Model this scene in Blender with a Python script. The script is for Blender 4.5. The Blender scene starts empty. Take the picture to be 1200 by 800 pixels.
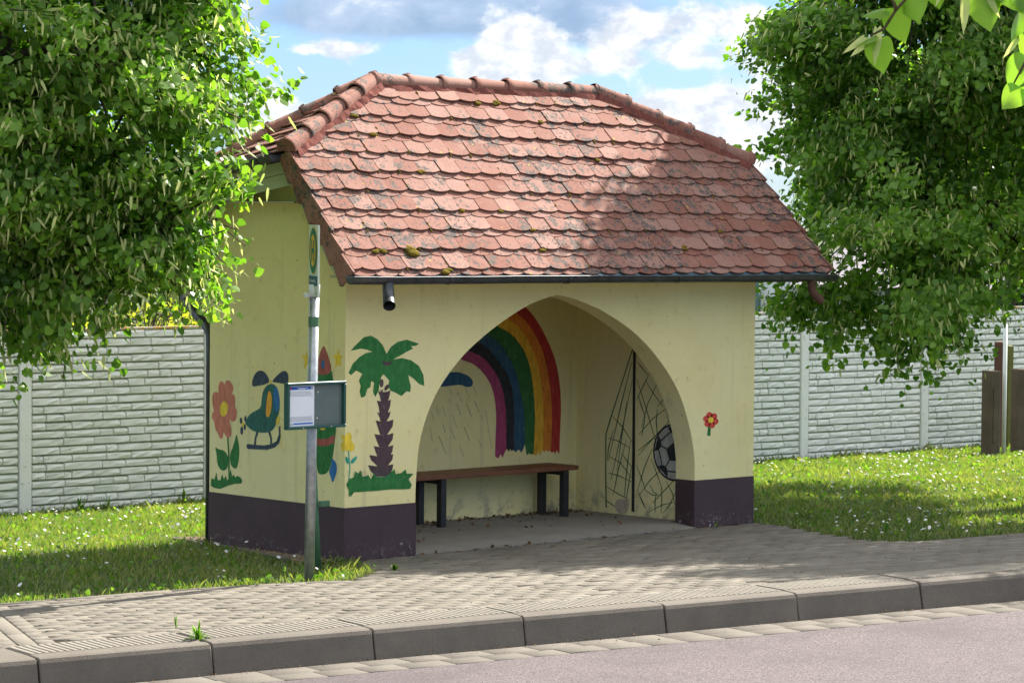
import bpy, bmesh, math, random
import numpy as np
from mathutils import Vector, Matrix

scene = bpy.context.scene
COL = scene.collection
R = math.radians

# ------------------------------------------------------------------ camera
CAM_F = 3424.117            # focal length in photograph pixels (1200 wide)
CAM_POS = np.array([-13.0199, -15.6913, 2.3947])
YAW, PITCH, ROLL = 0.7496, -0.0415, 0.0086

def cam_axes():
    fw = np.array([math.sin(YAW)*math.cos(PITCH), math.cos(YAW)*math.cos(PITCH), math.sin(PITCH)])
    r = np.cross(fw, [0, 0, 1]); r /= np.linalg.norm(r)
    u = np.cross(r, fw)
    c, s = math.cos(ROLL), math.sin(ROLL)
    return c*r+s*u, -s*r+c*u, fw
CR, CU, CF = cam_axes()
cam_data = bpy.data.cameras.new("camera")
cam = bpy.data.objects.new("camera", cam_data)
COL.objects.link(cam)
cam_data.sensor_width = 36.0
cam_data.lens = 36.0*CAM_F/1200.0
cam_data.clip_start = 0.1
cam_data.clip_end = 3000
cam.matrix_world = Matrix(((CR[0], CU[0], -CF[0], CAM_POS[0]), (CR[1], CU[1], -CF[1], CAM_POS[1]),
                           (CR[2], CU[2], -CF[2], CAM_POS[2]), (0, 0, 0, 1)))
scene.camera = cam

# ------------------------------------------------------------------ light
SUN_AZ, SUN_EL = 85.0, 40.5      # azimuth from +Y towards +X
world = bpy.data.worlds.new("World"); scene.world = world
world.use_nodes = True
SKY_STRENGTH = 0.15
sun_data = bpy.data.lights.new("sun", 'SUN')
sun_data.energy = 5.0
sun_data.angle = R(0.55)
sun_data.color = (1.0, 0.945, 0.85)
sun = bpy.data.objects.new("sun", sun_data); COL.objects.link(sun)
sd = Vector((math.sin(R(SUN_AZ))*math.cos(R(SUN_EL)), math.cos(R(SUN_AZ))*math.cos(R(SUN_EL)), math.sin(R(SUN_EL))))
sun.rotation_euler = sd.to_track_quat('Z', 'Y').to_euler()
sun.location = (30, 5, 30)
scene.view_settings.view_transform = 'Standard'
scene.view_settings.look = 'None'
scene.view_settings.gamma = 1.0
scene.view_settings.use_curve_mapping = False
scene.view_settings.exposure = 1.48
scene.cycles.max_bounces = 6
scene.cycles.diffuse_bounces = 4
scene.cycles.glossy_bounces = 2
scene.cycles.use_adaptive_sampling = True
scene.cycles.adaptive_threshold = 0.02
scene.cycles.transparent_max_bounces = 8
scene.cycles.use_denoising = True


class NT:
    """short node-tree writer"""
    def __init__(self, tree):
        self.t = tree; self.n = tree.nodes; self.l = tree.links
    def add(self, kind, **kw):
        n = self.n.new(kind)
        for k, v in kw.items(): setattr(n, k, v)
        return n
    def link(self, a, b): self.l.new(a, b)
    def val(self, sock, v):
        if hasattr(v, 'bl_idname') or isinstance(v, bpy.types.NodeSocket): self.link(v, sock)
        else: sock.default_value = v
    def math(self, op, a, b=0.0, c=None, clamp=False):
        n = self.add('ShaderNodeMath', operation=op, use_clamp=clamp)
        self.val(n.inputs[0], a); self.val(n.inputs[1], b)
        if c is not None: self.val(n.inputs[2], c)
        return n.outputs[0]
    def mix(self, f, a, b, mode='MIX'):
        n = self.add('ShaderNodeMix', data_type='RGBA', blend_type=mode)
        self.val(n.inputs[0], f)
        for s, v in ((n.inputs[6], a), (n.inputs[7], b)):
            if isinstance(v, (tuple, list)): s.default_value = (*v[:3], 1)
            else: self.link(v, s)
        return n.outputs[2]
    def noise(self, vec, scale, detail=4, rough=.55, dist=0.0, dim='3D'):
        n = self.add('ShaderNodeTexNoise', noise_dimensions=dim)
        if vec is not None: self.link(vec, n.inputs['Vector'])
        n.inputs['Scale'].default_value = scale; n.inputs['Detail'].default_value = detail
        n.inputs['Roughness'].default_value = rough; n.inputs['Distortion'].default_value = dist
        return n.outputs[0]
    def voro(self, vec, scale, feature='F1', out=0, rnd=1.0):
        n = self.add('ShaderNodeTexVoronoi', feature=feature)
        if vec is not None: self.link(vec, n.inputs['Vector'])
        n.inputs['Scale'].default_value = scale; n.inputs['Randomness'].default_value = rnd
        return n.outputs[out]
    def ramp(self, f, stops, interp='LINEAR'):
        n = self.add('ShaderNodeValToRGB'); n.color_ramp.interpolation = interp
        e = n.color_ramp.elements
        while len(e) < len(stops): e.new(0.5)
        for q, (p, c) in zip(e, stops):
            q.position = p
            q.color = (c, c, c, 1) if isinstance(c, (int, float)) else (*c[:3], 1)
        self.link(f, n.inputs[0])
        return n.outputs[0]
    def smooth(self, v, a, b):
        n = self.add('ShaderNodeMapRange', interpolation_type='SMOOTHSTEP')
        self.val(n.inputs[0], v); n.inputs[1].default_value = a; n.inputs[2].default_value = b
        return n.outputs[0]


def build_world():
    t = NT(world.node_tree); t.n.clear()
    out = t.add('ShaderNodeOutputWorld'); bg = t.add('ShaderNodeBackground')
    sky = t.add('ShaderNodeTexSky', sky_type='NISHITA')
    sky.sun_disc = False; sky.sun_elevation = R(SUN_EL); sky.sun_rotation = R(SUN_AZ)
    sky.air_density = 1.0; sky.dust_density = 0.25; sky.ozone_density = 2.0
    tc = t.add('ShaderNodeTexCoord')
    sep = t.add('ShaderNodeSeparateXYZ'); t.link(tc.outputs['Generated'], sep.inputs[0])
    X, Y, Z = sep.outputs
    az = t.math('ARCTAN2', X, Y)                       # radians from +Y
    el = t.math('ARCSINE', Z)
    base = t.mix(1.0, sky.outputs[0], t.mix(t.smooth(el, .10, .5), (.185, .245, .370), (.95, .97, 1.0)), 'MULTIPLY')
    comb = t.add('ShaderNodeCombineXYZ')
    t.link(az, comb.inputs[0]); t.link(t.math('MULTIPLY', el, 1.5), comb.inputs[1])
    fbm = t.noise(comb.outputs[0], 34, 8, .56, .25)
    fine = t.noise(comb.outputs[0], 90, 6, .6, .2)
    low = t.noise(comb.outputs[0], 9, 3, .5)
    def blob(a, e, sa, se, amp):
        q = t.math('ADD', t.math('POWER', t.math('ABSOLUTE', t.math('MULTIPLY', t.math('SUBTRACT', az, a), 1/sa)), 2),
                   t.math('POWER', t.math('ABSOLUTE', t.math('MULTIPLY', t.math('SUBTRACT', el, e), 1/se)), 2))
        return t.math('MULTIPLY', t.math('EXPONENT', t.math('MULTIPLY', q, -1)), amp)
    def total(blobs, seed):
        s = seed
        for (px, py, sx, sy, a) in blobs:
            az0 = YAW + math.atan((px-600)/CAM_F)
            el0 = PITCH + math.atan((400-py)/CAM_F)
            s = t.math('ADD', s, blob(az0, el0, sx/CAM_F, sy/CAM_F, a))
        return s
    n0 = t.math('MULTIPLY', t.math('SUBTRACT', fbm, .5), 2.6)
    n1 = t.math('ADD', n0, t.math('MULTIPLY', t.math('SUBTRACT', low, .5), 0.9))
    # bright cumulus
    white = total([(598, 62, 46, 34, .9), (560, 100, 45, 28, .55), (640, 95, 40, 25, .5), (850, 135, 70, 32, .85), (770, 105, 45, 25, .55),
                   (700, 70, 45, 16, .5), (312, 132, 40, 30, 1.2), (380, 60, 60, 9, .75), (800, 62, 40, 18, .5),
                   (760, 150, 80, 24, .5), (890, 30, 60, 26, .85), (960, 110, 60, 40, .6), (740, 30, 40, 16, .4),
                   (300, 200, 60, 22, .6), (900, 190, 60, 30, .5), (830, 75, 120, 70, .38), (640, 60, 60, 50, .25),
                   (470, 105, 60, 22, -.6), (690, 110, 28, 14, -.35), (800, 95, 60, 12, -.3)], n1)
    dome = t.smooth(t.math('ADD', t.math('MULTIPLY', t.noise(tc.outputs['Generated'], 3.2, 6, .6, .3), 1.0), t.math('MULTIPLY', t.smooth(el, .16, .6), .12)), .44, .60)  # unseen clouds overhead, added to make the ambient light less blue
    dome = t.math('MULTIPLY', dome, t.smooth(el, .14, .30))
    wm = t.smooth(white, .20, .60)
    # grey undersides, high in the frame
    grey = total([(430, 22, 150, 26, .95), (640, 18, 130, 30, .8), (720, 42, 70, 18, .6), (590, 118, 60, 14, .45), (840, 28, 60, 22, .5),
                  (860, 170, 70, 14, .5), (500, -60, 300, 60, .8)], t.math('MULTIPLY', n1, .55))
    gm = t.smooth(grey, .18, .75)
    shade = t.smooth(fine, .35, .7)
    cw = t.mix(shade, (1.85, 2.0, 2.25), (3.1, 3.1, 3.05))
    cg = t.mix(t.smooth(fbm, .35, .65), (.86, 1.22, 1.76), (1.42, 1.75, 2.25))
    c = t.mix(t.math('MULTIPLY', dome, .9), base, (3.9, 3.85, 3.65))
    c = t.mix(t.math('MULTIPLY', gm, .92), c, cg)
    c = t.mix(t.math('MULTIPLY', wm, .95), c, cw)
    t.link(c, bg.inputs[0]); bg.inputs[1].default_value = SKY_STRENGTH
    t.link(bg.outputs[0], out.inputs[0])
build_world()

# ------------------------------------------------------------------ helpers: pixels of the survey photograph -> metres
def ray(x, y): return (x-600)/CAM_F*CR + (400-y)/CAM_F*CU + CF
def plane_pt(x, y, n, c):
    d = ray(x, y); n = np.array(n, float)
    return CAM_POS + (c-CAM_POS@n)/(d@n)*d
def onX(x, y, X=0.0): return plane_pt(x, y, (1, 0, 0), X)
def onY(x, y, Y=0.0): return plane_pt(x, y, (0, 1, 0), Y)
def depth_pt(x, y, Z): return CAM_POS + ray(x, y)*Z

# ground
KX, KY, KA, KZ, KG = -4.6617, -3.1817, -0.1564, 0.1431, 0.0024
KD = np.array([math.cos(KA), math.sin(KA)])      # along the kerb
KN = np.array([math.sin(KA), -math.cos(KA)])     # towards the road
def kerb_y(x): return KY+math.tan(KA)*(x-KX)
def zg(x, y):
    if y >= 0: return -0.012*min(y, 1.8)-.0663*max(0, min(y, 7.6)-1.8)
    ky = kerb_y(x)
    return (KZ+KG*(x-KX))*min(y/ky, 1.0)
def kerb_pt(t, n, z=0.0):
    p = np.array([KX, KY])+KD*t+KN*n
    return (p[0], p[1], z)
def kerb_top(t): return KZ+KG*t
def ground_pt(x, y):
    P = plane_pt(x, y, (0, 0, 1), 0)
    for i in range(30): P = plane_pt(x, y, (0, 0, 1), zg(P[0], P[1]))
    return P

# ------------------------------------------------------------------ materials
def new_mat(name):
    m = bpy.data.materials.new(name); m.use_nodes = True
    t = NT(m.node_tree); t.n.clear()
    out = t.add('ShaderNodeOutputMaterial'); b = t.add('ShaderNodeBsdfPrincipled')
    t.link(b.outputs[0], out.inputs[0])
    tc = t.add('ShaderNodeTexCoord')
    return m, t, b, tc.outputs['Object'], out
def bump(t, b, h, strength=.3, dist=.01):
    n = t.add('ShaderNodeBump'); n.inputs['Strength'].default_value = strength; n.inputs['Distance'].default_value = dist
    t.link(h, n.inputs['Height']); t.link(n.outputs[0], b.inputs['Normal'])
def simple(name, c1, c2=None, scale=6, rough=.7, spec=.4, metal=0, bstr=.2, bscale=60, bdist=.004, lo=.35, hi=.65):
    m, t, b, oc, _ = new_mat(name)
    c2 = c2 or tuple(x*.8 for x in c1)
    n = t.noise(oc, scale, 6, .6)
    t.link(t.ramp(n, [(lo, c1), (hi, c2)]), b.inputs['Base Color'])
    b.inputs['Roughness'].default_value = rough
    b.inputs['Specular IOR Level'].default_value = spec
    b.inputs['Metallic'].default_value = metal
    if bstr: bump(t, b, t.noise(oc, bscale, 5, .6), bstr, bdist)
    return m
def attr(t, name='rnd'):
    n = t.add('ShaderNodeAttribute', attribute_name=name); return n.outputs['Fac']

def mat_plaster():
    m, t, b, oc, _ = new_mat("yellow_plaster")
    n = t.noise(oc, 1.6, 6, .65); n2 = t.noise(oc, 14, 5, .6)
    c = t.ramp(n, [(.3, (.83, .735, .37)), (.7, (.75, .65, .305))])
    c = t.mix(t.smooth(n2, .55, .8), c, (.63, .53, .25))
    c = t.mix(t.math('MULTIPLY', t.smooth(t.noise(oc, .9, 3, .5), .52, .56), .30), c, (.80, .72, .42))
    sp = t.voro(oc, 5.5)                       # odd chips and fly specks
    c = t.mix(t.math('LESS_THAN', sp, .035), c, (.34, .29, .17))
    sep = t.add('ShaderNodeSeparateXYZ'); t.link(oc, sep.inputs[0])
    # splash dirt near the ground, broken up by noise
    low = t.math('MULTIPLY', t.smooth(sep.outputs[2], .30, .04), t.smooth(t.noise(oc, 7, 6, .7), .46, .7))
    c = t.mix(low, c, (.33, .30, .22))
    mp = t.add('ShaderNodeMapping'); mp.inputs['Scale'].default_value = (9, 9, .55); t.link(oc, mp.inputs[0])
    st = t.smooth(t.noise(mp.outputs[0], 1.0, 5, .6), .55, .80)
    c = t.mix(t.math('MULTIPLY', st, .5), c, (.47, .42, .24))
    t.link(c, b.inputs['Base Color'])
    b.inputs['Roughness'].default_value = .85; b.inputs['Specular IOR Level'].default_value = .25
    bump(t, b, t.math('ADD', t.noise(oc, 70, 6, .65), t.math('MULTIPLY', t.noise(oc, 12, 4, .6), 1.2)), .30, .008)
    return m
def mat_plinth():
    m, t, b, oc, _ = new_mat("plum_plinth_paint")
    n = t.noise(oc, 4, 6, .65)
    c = t.ramp(n, [(.3, (.050, .029, .034)), (.7, (.070, .040, .047))])
    sep = t.add('ShaderNodeSeparateXYZ'); t.link(oc, sep.inputs[0])
    fr = t.noise(oc, 24, 5, .7)
    low = t.math('MULTIPLY', t.smooth(sep.outputs[2], .16, .0), t.smooth(fr, .54, .62))
    c = t.mix(t.math('MULTIPLY', low, .5), c, (.20, .17, .15))
    chip = t.math('MULTIPLY', t.smooth(sep.outputs[2], .15, .03), t.smooth(t.noise(oc, 27, 5, .75), .60, .63))
    chip = t.math('MULTIPLY', chip, t.smooth(t.noise(oc, 2.3, 2, .5), .55, .60))
    c = t.mix(chip, c, (.68, .66, .60))
    t.link(c, b.inputs['Base Color'])
    b.inputs['Roughness'].default_value = .62; b.inputs['Specular IOR Level'].default_value = .35
    bump(t, b, t.noise(oc, 60, 6, .65), .25, .006)
    return m
def mat_tile():
    m, t, b, oc, _ = new_mat("clay_roof_tile")
    r = attr(t)
    n = t.noise(oc, 3.5, 5, .6)
    f = t.math('ADD', t.math('MULTIPLY', r, .6), t.math('MULTIPLY', n, .5))
    c = t.ramp(f, [(.2, (.205, .080, .057)), (.5, (.255, .120, .092)), (.85, (.30, .170, .138))])
    pale = t.smooth(t.noise(oc, 9, 7, .7), .5, .72)
    c = t.mix(t.math('MULTIPLY', pale, .45), c, (.33, .215, .18))
    # lichen: rosettes in patches
    mask = t.smooth(t.noise(oc, 1.3, 3, .55), .36, .58)
    nz = t.add('ShaderNodeTexNoise'); nz.inputs['Scale'].default_value = 30; t.link(oc, nz.inputs['Vector'])
    wv = t.add('ShaderNodeVectorMath', operation='ADD')
    sc = t.add('ShaderNodeVectorMath', operation='SCALE'); t.link(nz.outputs[1], sc.inputs[0]); sc.inputs['Scale'].default_value = .05
    t.link(oc, wv.inputs[0]); t.link(sc.outputs[0], wv.inputs[1])
    v = t.voro(wv.outputs[0], 15)
    vc = t.voro(wv.outputs[0], 15, out=1)
    sepc = t.add('ShaderNodeSeparateColor'); t.link(vc, sepc.inputs[0])
    rad = t.math('MULTIPLY', t.math('SUBTRACT', sepc.outputs[0], .16), t.math('ADD', t.math('MULTIPLY', mask, .85), .14))
    spot = t.smooth(t.math('SUBTRACT', rad, v), -.04, .04)
    v2 = t.voro(wv.outputs[0], 42)
    sp2 = t.math('MULTIPLY', t.math('LESS_THAN', v2, .37), t.math('ADD', t.math('MULTIPLY', mask, .9), .1))
    sp2 = t.math('MULTIPLY', sp2, t.smooth(t.noise(oc, 22, 3, .5), .42, .5))
    lc = t.mix(t.noise(oc, 60, 2), (.040, .038, .035), (.135, .13, .12))
    c = t.mix(t.math('MULTIPLY', t.math('MULTIPLY', spot, t.smooth(t.noise(oc, 55, 4, .7), .38, .52)), .9), c, lc)
    c = t.mix(t.math('MULTIPLY', sp2, .85), c, (.045, .042, .038))
    y = t.math('MULTIPLY', t.math('LESS_THAN', t.voro(oc, 7), .07), .8)
    c = t.mix(y, c, (.42, .30, .05))
    t.link(c, b.inputs['Base Color'])
    b.inputs['Roughness'].default_value = .85; b.inputs['Specular IOR Level'].default_value = .18
    bump(t, b, t.noise(oc, 90, 6, .7), .35, .004)
    return m
def mat_fence():
    m, t, b, oc, _ = new_mat("whitewashed_concrete")
    n = t.noise(oc, 2.2, 6, .65)
    c = t.ramp(n, [(.3, (.87, .87, .82)), (.7, (.79, .80, .74))])
    d = t.smooth(t.noise(oc, 11, 7, .7), .56, .78)
    oi = t.add('ShaderNodeObjectInfo')
    c = t.mix(t.math('MULTIPLY', oi.outputs['Random'], .45), c, (.62, .65, .58))
    c = t.mix(t.math('MULTIPLY', d, .45), c, (.46, .49, .40))
    sp = t.math('LESS_THAN', t.voro(oc, 16), .10)
    c = t.mix(t.math('MULTIPLY', sp, t.smooth(t.noise(oc, 3), .5, .55)), c, (.16, .16, .15))
    t.link(c, b.inputs['Base Color']); b.inputs['Roughness'].default_value = .85
    b.inputs['Specular IOR Level'].default_value = .25
    bump(t, b, t.noise(oc, 40, 7, .7), .5, .008)
    return m
def mat_fence_cap():
    m, t, b, oc, _ = new_mat("lichen_spotted_cap")
    n = t.smooth(t.noise(oc, 9, 6, .7), .46, .56)
    c = t.mix(n, (.50, .49, .44), (.55, .30, .07))
    t.link(c, b.inputs['Base Color']); b.inputs['Roughness'].default_value = .9
    return m
def mat_paver():
    m, t, b, oc, _ = new_mat("concrete_paver")
    r = attr(t)
    c = t.ramp(r, [(0, (.132, .116, .094)), (.5, (.168, .149, .122)), (1, (.205, .183, .152))])
    c = t.mix(t.math('MULTIPLY', t.smooth(t.noise(oc, 1.2, 5, .65), .45, .7), .45), c, (.098, .088, .072))
    c = t.mix(t.math('MULTIPLY', t.smooth(t.noise(oc, 70, 4, .7), .5, .75), .5), c, (.075, .067, .055))
    t.link(c, b.inputs['Base Color']); b.inputs['Roughness'].default_value = .9
    b.inputs['Specular IOR Level'].default_value = .2
    bump(t, b, t.noise(oc, 120, 6, .7), .4, .004)
    return m
def mat_concrete(name, c1, c2, speck=.5):
    m, t, b, oc, _ = new_mat(name)
    n = t.noise(oc, 3, 7, .7)
    c = t.ramp(n, [(.3, c1), (.7, c2)])
    c = t.mix(t.math('MULTIPLY', t.smooth(t.noise(oc, 90, 4, .7), .5, .7), speck), c, tuple(x*.55 for x in c2))
    mp = t.add('ShaderNodeMapping'); mp.inputs['Scale'].default_value = (1, 1, 6); t.link(oc, mp.inputs[0])
    w = t.smooth(t.noise(mp.outputs[0], 3.2, 6, .7), .60, .70)
    c = t.mix(t.math('MULTIPLY', w, .22), c, tuple(min(1, x*1.5) for x in c1))
    t.link(c, b.inputs['Base Color']); b.inputs['Roughness'].default_value = .9
    b.inputs['Specular IOR Level'].default_value = .2
    bump(t, b, t.noise(oc, 80, 7, .7), .45, .006)
    return m
def mat_asphalt():
    m, t, b, oc, _ = new_mat("asphalt")
    v = t.voro(oc, 160, out=1); sep = t.add('ShaderNodeSeparateColor'); t.link(v, sep.inputs[0])
    c = t.ramp(sep.outputs[0], [(0, (.050, .041, .042)), (.35, (.088, .070, .072)), (.7, (.122, .097, .100)), (1, (.20, .17, .165))])
    c = t.mix(t.math('MULTIPLY', t.smooth(t.noise(oc, .8, 7, .7), .42, .68), .55), c, (.064, .052, .053))
    c = t.mix(t.math('MULTIPLY', t.smooth(t.noise(oc, 5, 6, .7), .60, .75), .4), c, (.165, .138, .13))
    t.link(c, b.inputs['Base Color']); b.inputs['Roughness'].default_value = .88
    b.inputs['Specular IOR Level'].default_value = .25
    bump(t, b, t.voro(oc, 160), .35, .004)
    return m
def mat_leaf(name, dark, mid, light, bract=False):
    m, t, b, oc, out = new_mat(name)
    r = attr(t)
    c = t.ramp(r, [(0, dark), (.55, mid), (1, light)])
    geo = t.add('ShaderNodeNewGeometry')
    c = t.mix(t.math('MULTIPLY', geo.outputs['Backfacing'], .35), c, tuple(min(1, x*1.25+.02) for x in light))
    t.link(c, b.inputs['Base Color'])
    b.inputs['Roughness'].default_value = .42 if not bract else .6
    b.inputs['Specular IOR Level'].default_value = .45
    tr = t.add('ShaderNodeBsdfTranslucent')
    c2 = t.mix(1.0, c, (2.1, 2.25, .65) if not bract else (1.1, 1.15, .8), 'MULTIPLY')
    t.link(c2, tr.inputs[0])
    mx = t.add('ShaderNodeMixShader'); mx.inputs[0].default_value = .5
    t.link(b.outputs[0], mx.inputs[1]); t.link(tr.outputs[0], mx.inputs[2]); t.link(mx.outputs[0], out.inputs[0])
    return m
def mat_soil():
    m, t, b, oc, _ = new_mat("lawn_soil")
    n = t.noise(oc, 5, 8, .7)
    c = t.ramp(n, [(.3, (.035, .058, .014)), (.5, (.055, .075, .020)), (.72, (.12, .10, .045))])
    t.link(c, b.inputs['Base Color']); b.inputs['Roughness'].default_value = 1
    bump(t, b, t.noise(oc, 60, 6, .7), .8, .02)
    return m
def mat_paint(name, c, v=.28):
    m, t, b, oc, _ = new_mat(name)
    mp = t.add('ShaderNodeMapping'); mp.inputs['Scale'].default_value = (10, 10, 4); t.link(oc, mp.inputs[0])
    n = t.noise(mp.outputs[0], 2.5, 6, .7)
    c3 = t.ramp(n, [(.3, tuple(x*(1-v) for x in c)), (.7, tuple(min(1, x*(1+v)+.02) for x in c))])
    mp2 = t.add('ShaderNodeMapping'); mp2.inputs['Scale'].default_value = (34, 34, 9); t.link(oc, mp2.inputs[0])
    thin = t.math('MULTIPLY', t.smooth(t.noise(mp2.outputs[0], 1.6, 7, .75), .58, .74), .42)
    t.link(t.mix(thin, c3, (.70, .60, .29)), b.inputs['Base Color'])
    b.inputs['Roughness'].default_value = .7; b.inputs['Specular IOR Level'].default_value = .3
    bump(t, b, t.noise(oc, 70, 6, .65), .2, .005)
    return m
MAT = {}
MAT['plaster'] = mat_plaster(); MAT['plinth'] = mat_plinth(); MAT['tile'] = mat_tile()
MAT['fence'] = mat_fence(); MAT['cap'] = mat_fence_cap(); MAT['paver'] = mat_paver()
MAT['kerb'] = mat_concrete("kerb_concrete", (0.155, 0.136, 0.113), (0.113, 0.098, 0.082), .4)
MAT['tread'] = mat_concrete("ribbed_kerb_tread", (.25, .226, .187), (.195, .175, .146), .3)
MAT['joint'] = simple("algae_stained_joint", (.36, .39, .27), (.26, .29, .20), 6, .95, .1, 0, .4)
MAT['gutterstone'] = mat_concrete("gutter_stone", (.155, .138, .116), (.118, .104, .088), .4)
MAT['slab'] = mat_concrete("shelter_floor_concrete", (.27, .25, .215), (.20, .185, .16), .3)
MAT['oldconcrete'] = mat_concrete("weathered_dark_concrete", (.13, .10, .068), (.065, .052, .036), .5)
MAT['asphalt'] = mat_asphalt()
MAT['soil'] = mat_soil()
MAT['sand'] = simple("joint_sand", (.065, .055, .040), (.04, .034, .025), 20, .95, .1)
MAT['zinc'] = simple("dark_weathered_zinc", (.055, .058, .062), (.10, .105, .11), 9, .42, .5, .6, .1)
MAT['zincpale'] = simple("pale_zinc_drip_strip", (.20, .30, .34), (.12, .19, .22), 14, .4, .5, .5, .1)
MAT['steel'] = simple("galvanised_steel", (.42, .44, .46), (.28, .30, .32), 22, .42, .5, .75, .06)
MAT['whitemetal'] = simple("pale_painted_metal", (.62, .66, .62), (.52, .56, .52), 12, .45, .5, 0, .05)
MAT['greenmetal'] = simple("green_painted_steel", (.045, .125, .060), (.07, .16, .08), 22, .5, .45, 0, .1)
MAT['caseframe'] = simple("dark_green_enamel", (.010, .060, .050), (.014, .075, .060), 12, .35, .5, 0, .03)
MAT['caseback'] = simple("grey_back_panel", (.085, .115, .115), (.105, .135, .13), 8, .3, .5, 0, .02)
MAT['paper'] = simple("paper", (.74, .76, .80), (.70, .72, .77), 8, .8, .2, 0, 0)
MAT['blueink'] = simple("blue_ink", (.02, .10, .48), (.03, .12, .5), 30, .7, .2, 0, 0)
MAT['greyink'] = simple("grey_ink", (.34, .36, .40), (.55, .57, .6), 160, .8, .2, 0, 0)
MAT['redink'] = simple("red_ink", (.5, .04, .05), None, 30, .7, .2, 0, 0)
MAT['signplate'] = simple("weathered_sign_plate", (.50, .56, .46), (.60, .64, .54), 20, .6, .15, 0, .03)
MAT['signgreen'] = simple("sign_green", (.006, .14, .055), (.01, .17, .07), 30, .6, .12, 0, .02)
MAT['signyellow'] = simple("sign_yellow", (.72, .42, .02), (.66, .36, .02), 30, .6, .12, 0, .02)
MAT['signteal'] = simple("sign_teal", (.012, .085, .105), (.016, .10, .12), 30, .6, .12, 0, .02)
MAT['wood'] = simple("varnished_bench_wood", (.20, .075, .035), (.13, .048, .024), 10, .5, .4, 0, .2, 40)
MAT['blacksteel'] = simple("black_steel", (.018, .019, .022), (.03, .032, .036), 15, .45, .5, .2, .08)
MAT['board'] = simple("pale_green_board", (.50, .53, .36), (.42, .45, .30), 5, .7, .3, 0, .2, 30)
MAT['soffit'] = simple("beige_soffit_board", (.46, .41, .31), (.38, .33, .25), 6, .75, .3, 0, .2, 30)
MAT['brownwood'] = simple("brown_timber", (.12, .055, .035), (.075, .036, .024), 7, .8, .3, 0, .4, 40)
MAT['mossywood'] = simple("moss_green_timber", (.12, .13, .035), (.17, .16, .055), 9, .85, .2, 0, .4, 40)
MAT['mortar'] = simple("red_roof_mortar", (.22, .075, .06), (.15, .055, .045), 30, .95, .1, 0, .6, 60, .01)
MAT['moss'] = simple("roof_moss", (.10, .085, .012), (.20, .13, .015), 40, 1, .1, 0, .9, 80, .02)
MAT['white'] = simple("white_render", (.72, .74, .76), (.64, .66, .68), 2, .85, .2, 0, .2, 30)
MAT['slate'] = simple("grey_slate", (.14, .13, .15), (.22, .20, .22), 8, .7, .3, 0, .4, 30, .01)
MAT['glass'] = simple("window_glass", (.02, .03, .035), (.03, .04, .05), 2, .08, .6, 0, 0)
MAT['bark'] = simple("linden_bark", (.105, .085, .065), (.055, .045, .035), 14, .95, .15, 0, .8, 30, .02)
MAT['twig'] = simple("green_twig", (.13, .10, .045), (.09, .06, .035), 14, .8, .2, 0, 0)
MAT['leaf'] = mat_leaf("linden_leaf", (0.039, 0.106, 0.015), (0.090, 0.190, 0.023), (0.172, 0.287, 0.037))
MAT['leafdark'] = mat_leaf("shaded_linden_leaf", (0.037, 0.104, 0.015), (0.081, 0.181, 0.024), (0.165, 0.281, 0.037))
MAT['bract'] = mat_leaf("linden_bract", (.36, .42, .13), (.50, .54, .20), (.62, .62, .27), True)
MAT['bush'] = mat_leaf("yellow_green_bush_leaf", (.10, .16, .020), (.22, .25, .035), (.38, .34, .05))
MAT['hedge'] = mat_leaf("hedge_leaf", (.025, .055, .014), (.05, .095, .02), (.09, .14, .03))
MAT['weed'] = mat_leaf("weed_leaf", (.03, .09, .012), (.07, .15, .02), (.14, .22, .03))
MAT['grass'] = mat_leaf("grass_blade", (.042, .092, .022), (.086, .132, .034), (.26, .235, .10))
MAT['petal'] = simple("white_petals", (.62, .60, .60), (.55, .52, .55), 60, .7, .2, 0, 0)
MAT['litter'] = simple("dry_leaf_litter", (.16, .085, .035), (.09, .05, .025), 50, .95, .1, 0, .3)
MAT['pebble'] = simple("brown_gravel", (.28, .21, .15), (.15, .11, .08), 40, .95, .1, 0, .4)

# ------------------------------------------------------------------ mesh helpers
def link_mesh(name, me, mats, parent=None, loc=None):
    o = bpy.data.objects.new(name, me)
    for m in (mats if isinstance(mats, (list, tuple)) else [mats]): me.materials.append(m)
    COL.objects.link(o)
    if parent is not None: o.parent = parent
    if loc is not None: o.location = loc
    return o
def bm_obj(name, bm, mats, parent=None, loc=None, smooth=False):
    me = bpy.data.meshes.new(name); bm.normal_update(); bm.to_mesh(me); bm.free()
    if smooth:
        for p in me.polygons: p.use_smooth = True
    return link_mesh(name, me, mats, parent, loc)
def tag(o, label, cat, group=None):
    o['label'] = label; o['category'] = cat
    if group: o['group'] = group
    return o
def thing(name, label, cat, loc=(0, 0, 0), group=None):
    o = bpy.data.objects.new(name, None); COL.objects.link(o); o.location = loc
    o.empty_display_size = .2
    return tag(o, label, cat, group)
def box(bm, lo, hi, bev=0.0, mi=0, M=None):
    vs = [bm.verts.new((x, y, z)) for z in (lo[2], hi[2]) for y in (lo[1], hi[1]) for x in (lo[0], hi[0])]
    fs = [bm.faces.new([vs[i] for i in q]) for q in ((0, 2, 3, 1), (4, 5, 7, 6), (0, 1, 5, 4), (2, 6, 7, 3), (0, 4, 6, 2), (1, 3, 7, 5))]
    if M is not None:
        for v in vs: v.co = M @ v.co
    geo = fs
    if bev > 0:
        es = list({e for f in fs for e in f.edges})
        r = bmesh.ops.bevel(bm, geom=es, offset=bev, segments=1 if bev < .006 else 2, affect='EDGES', profile=.5)
        geo = [f for f in set(r['faces']) | {f for f in fs if f.is_valid}]
    for f in geo:
        if f.is_valid: f.material_index = mi
    return geo
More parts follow.
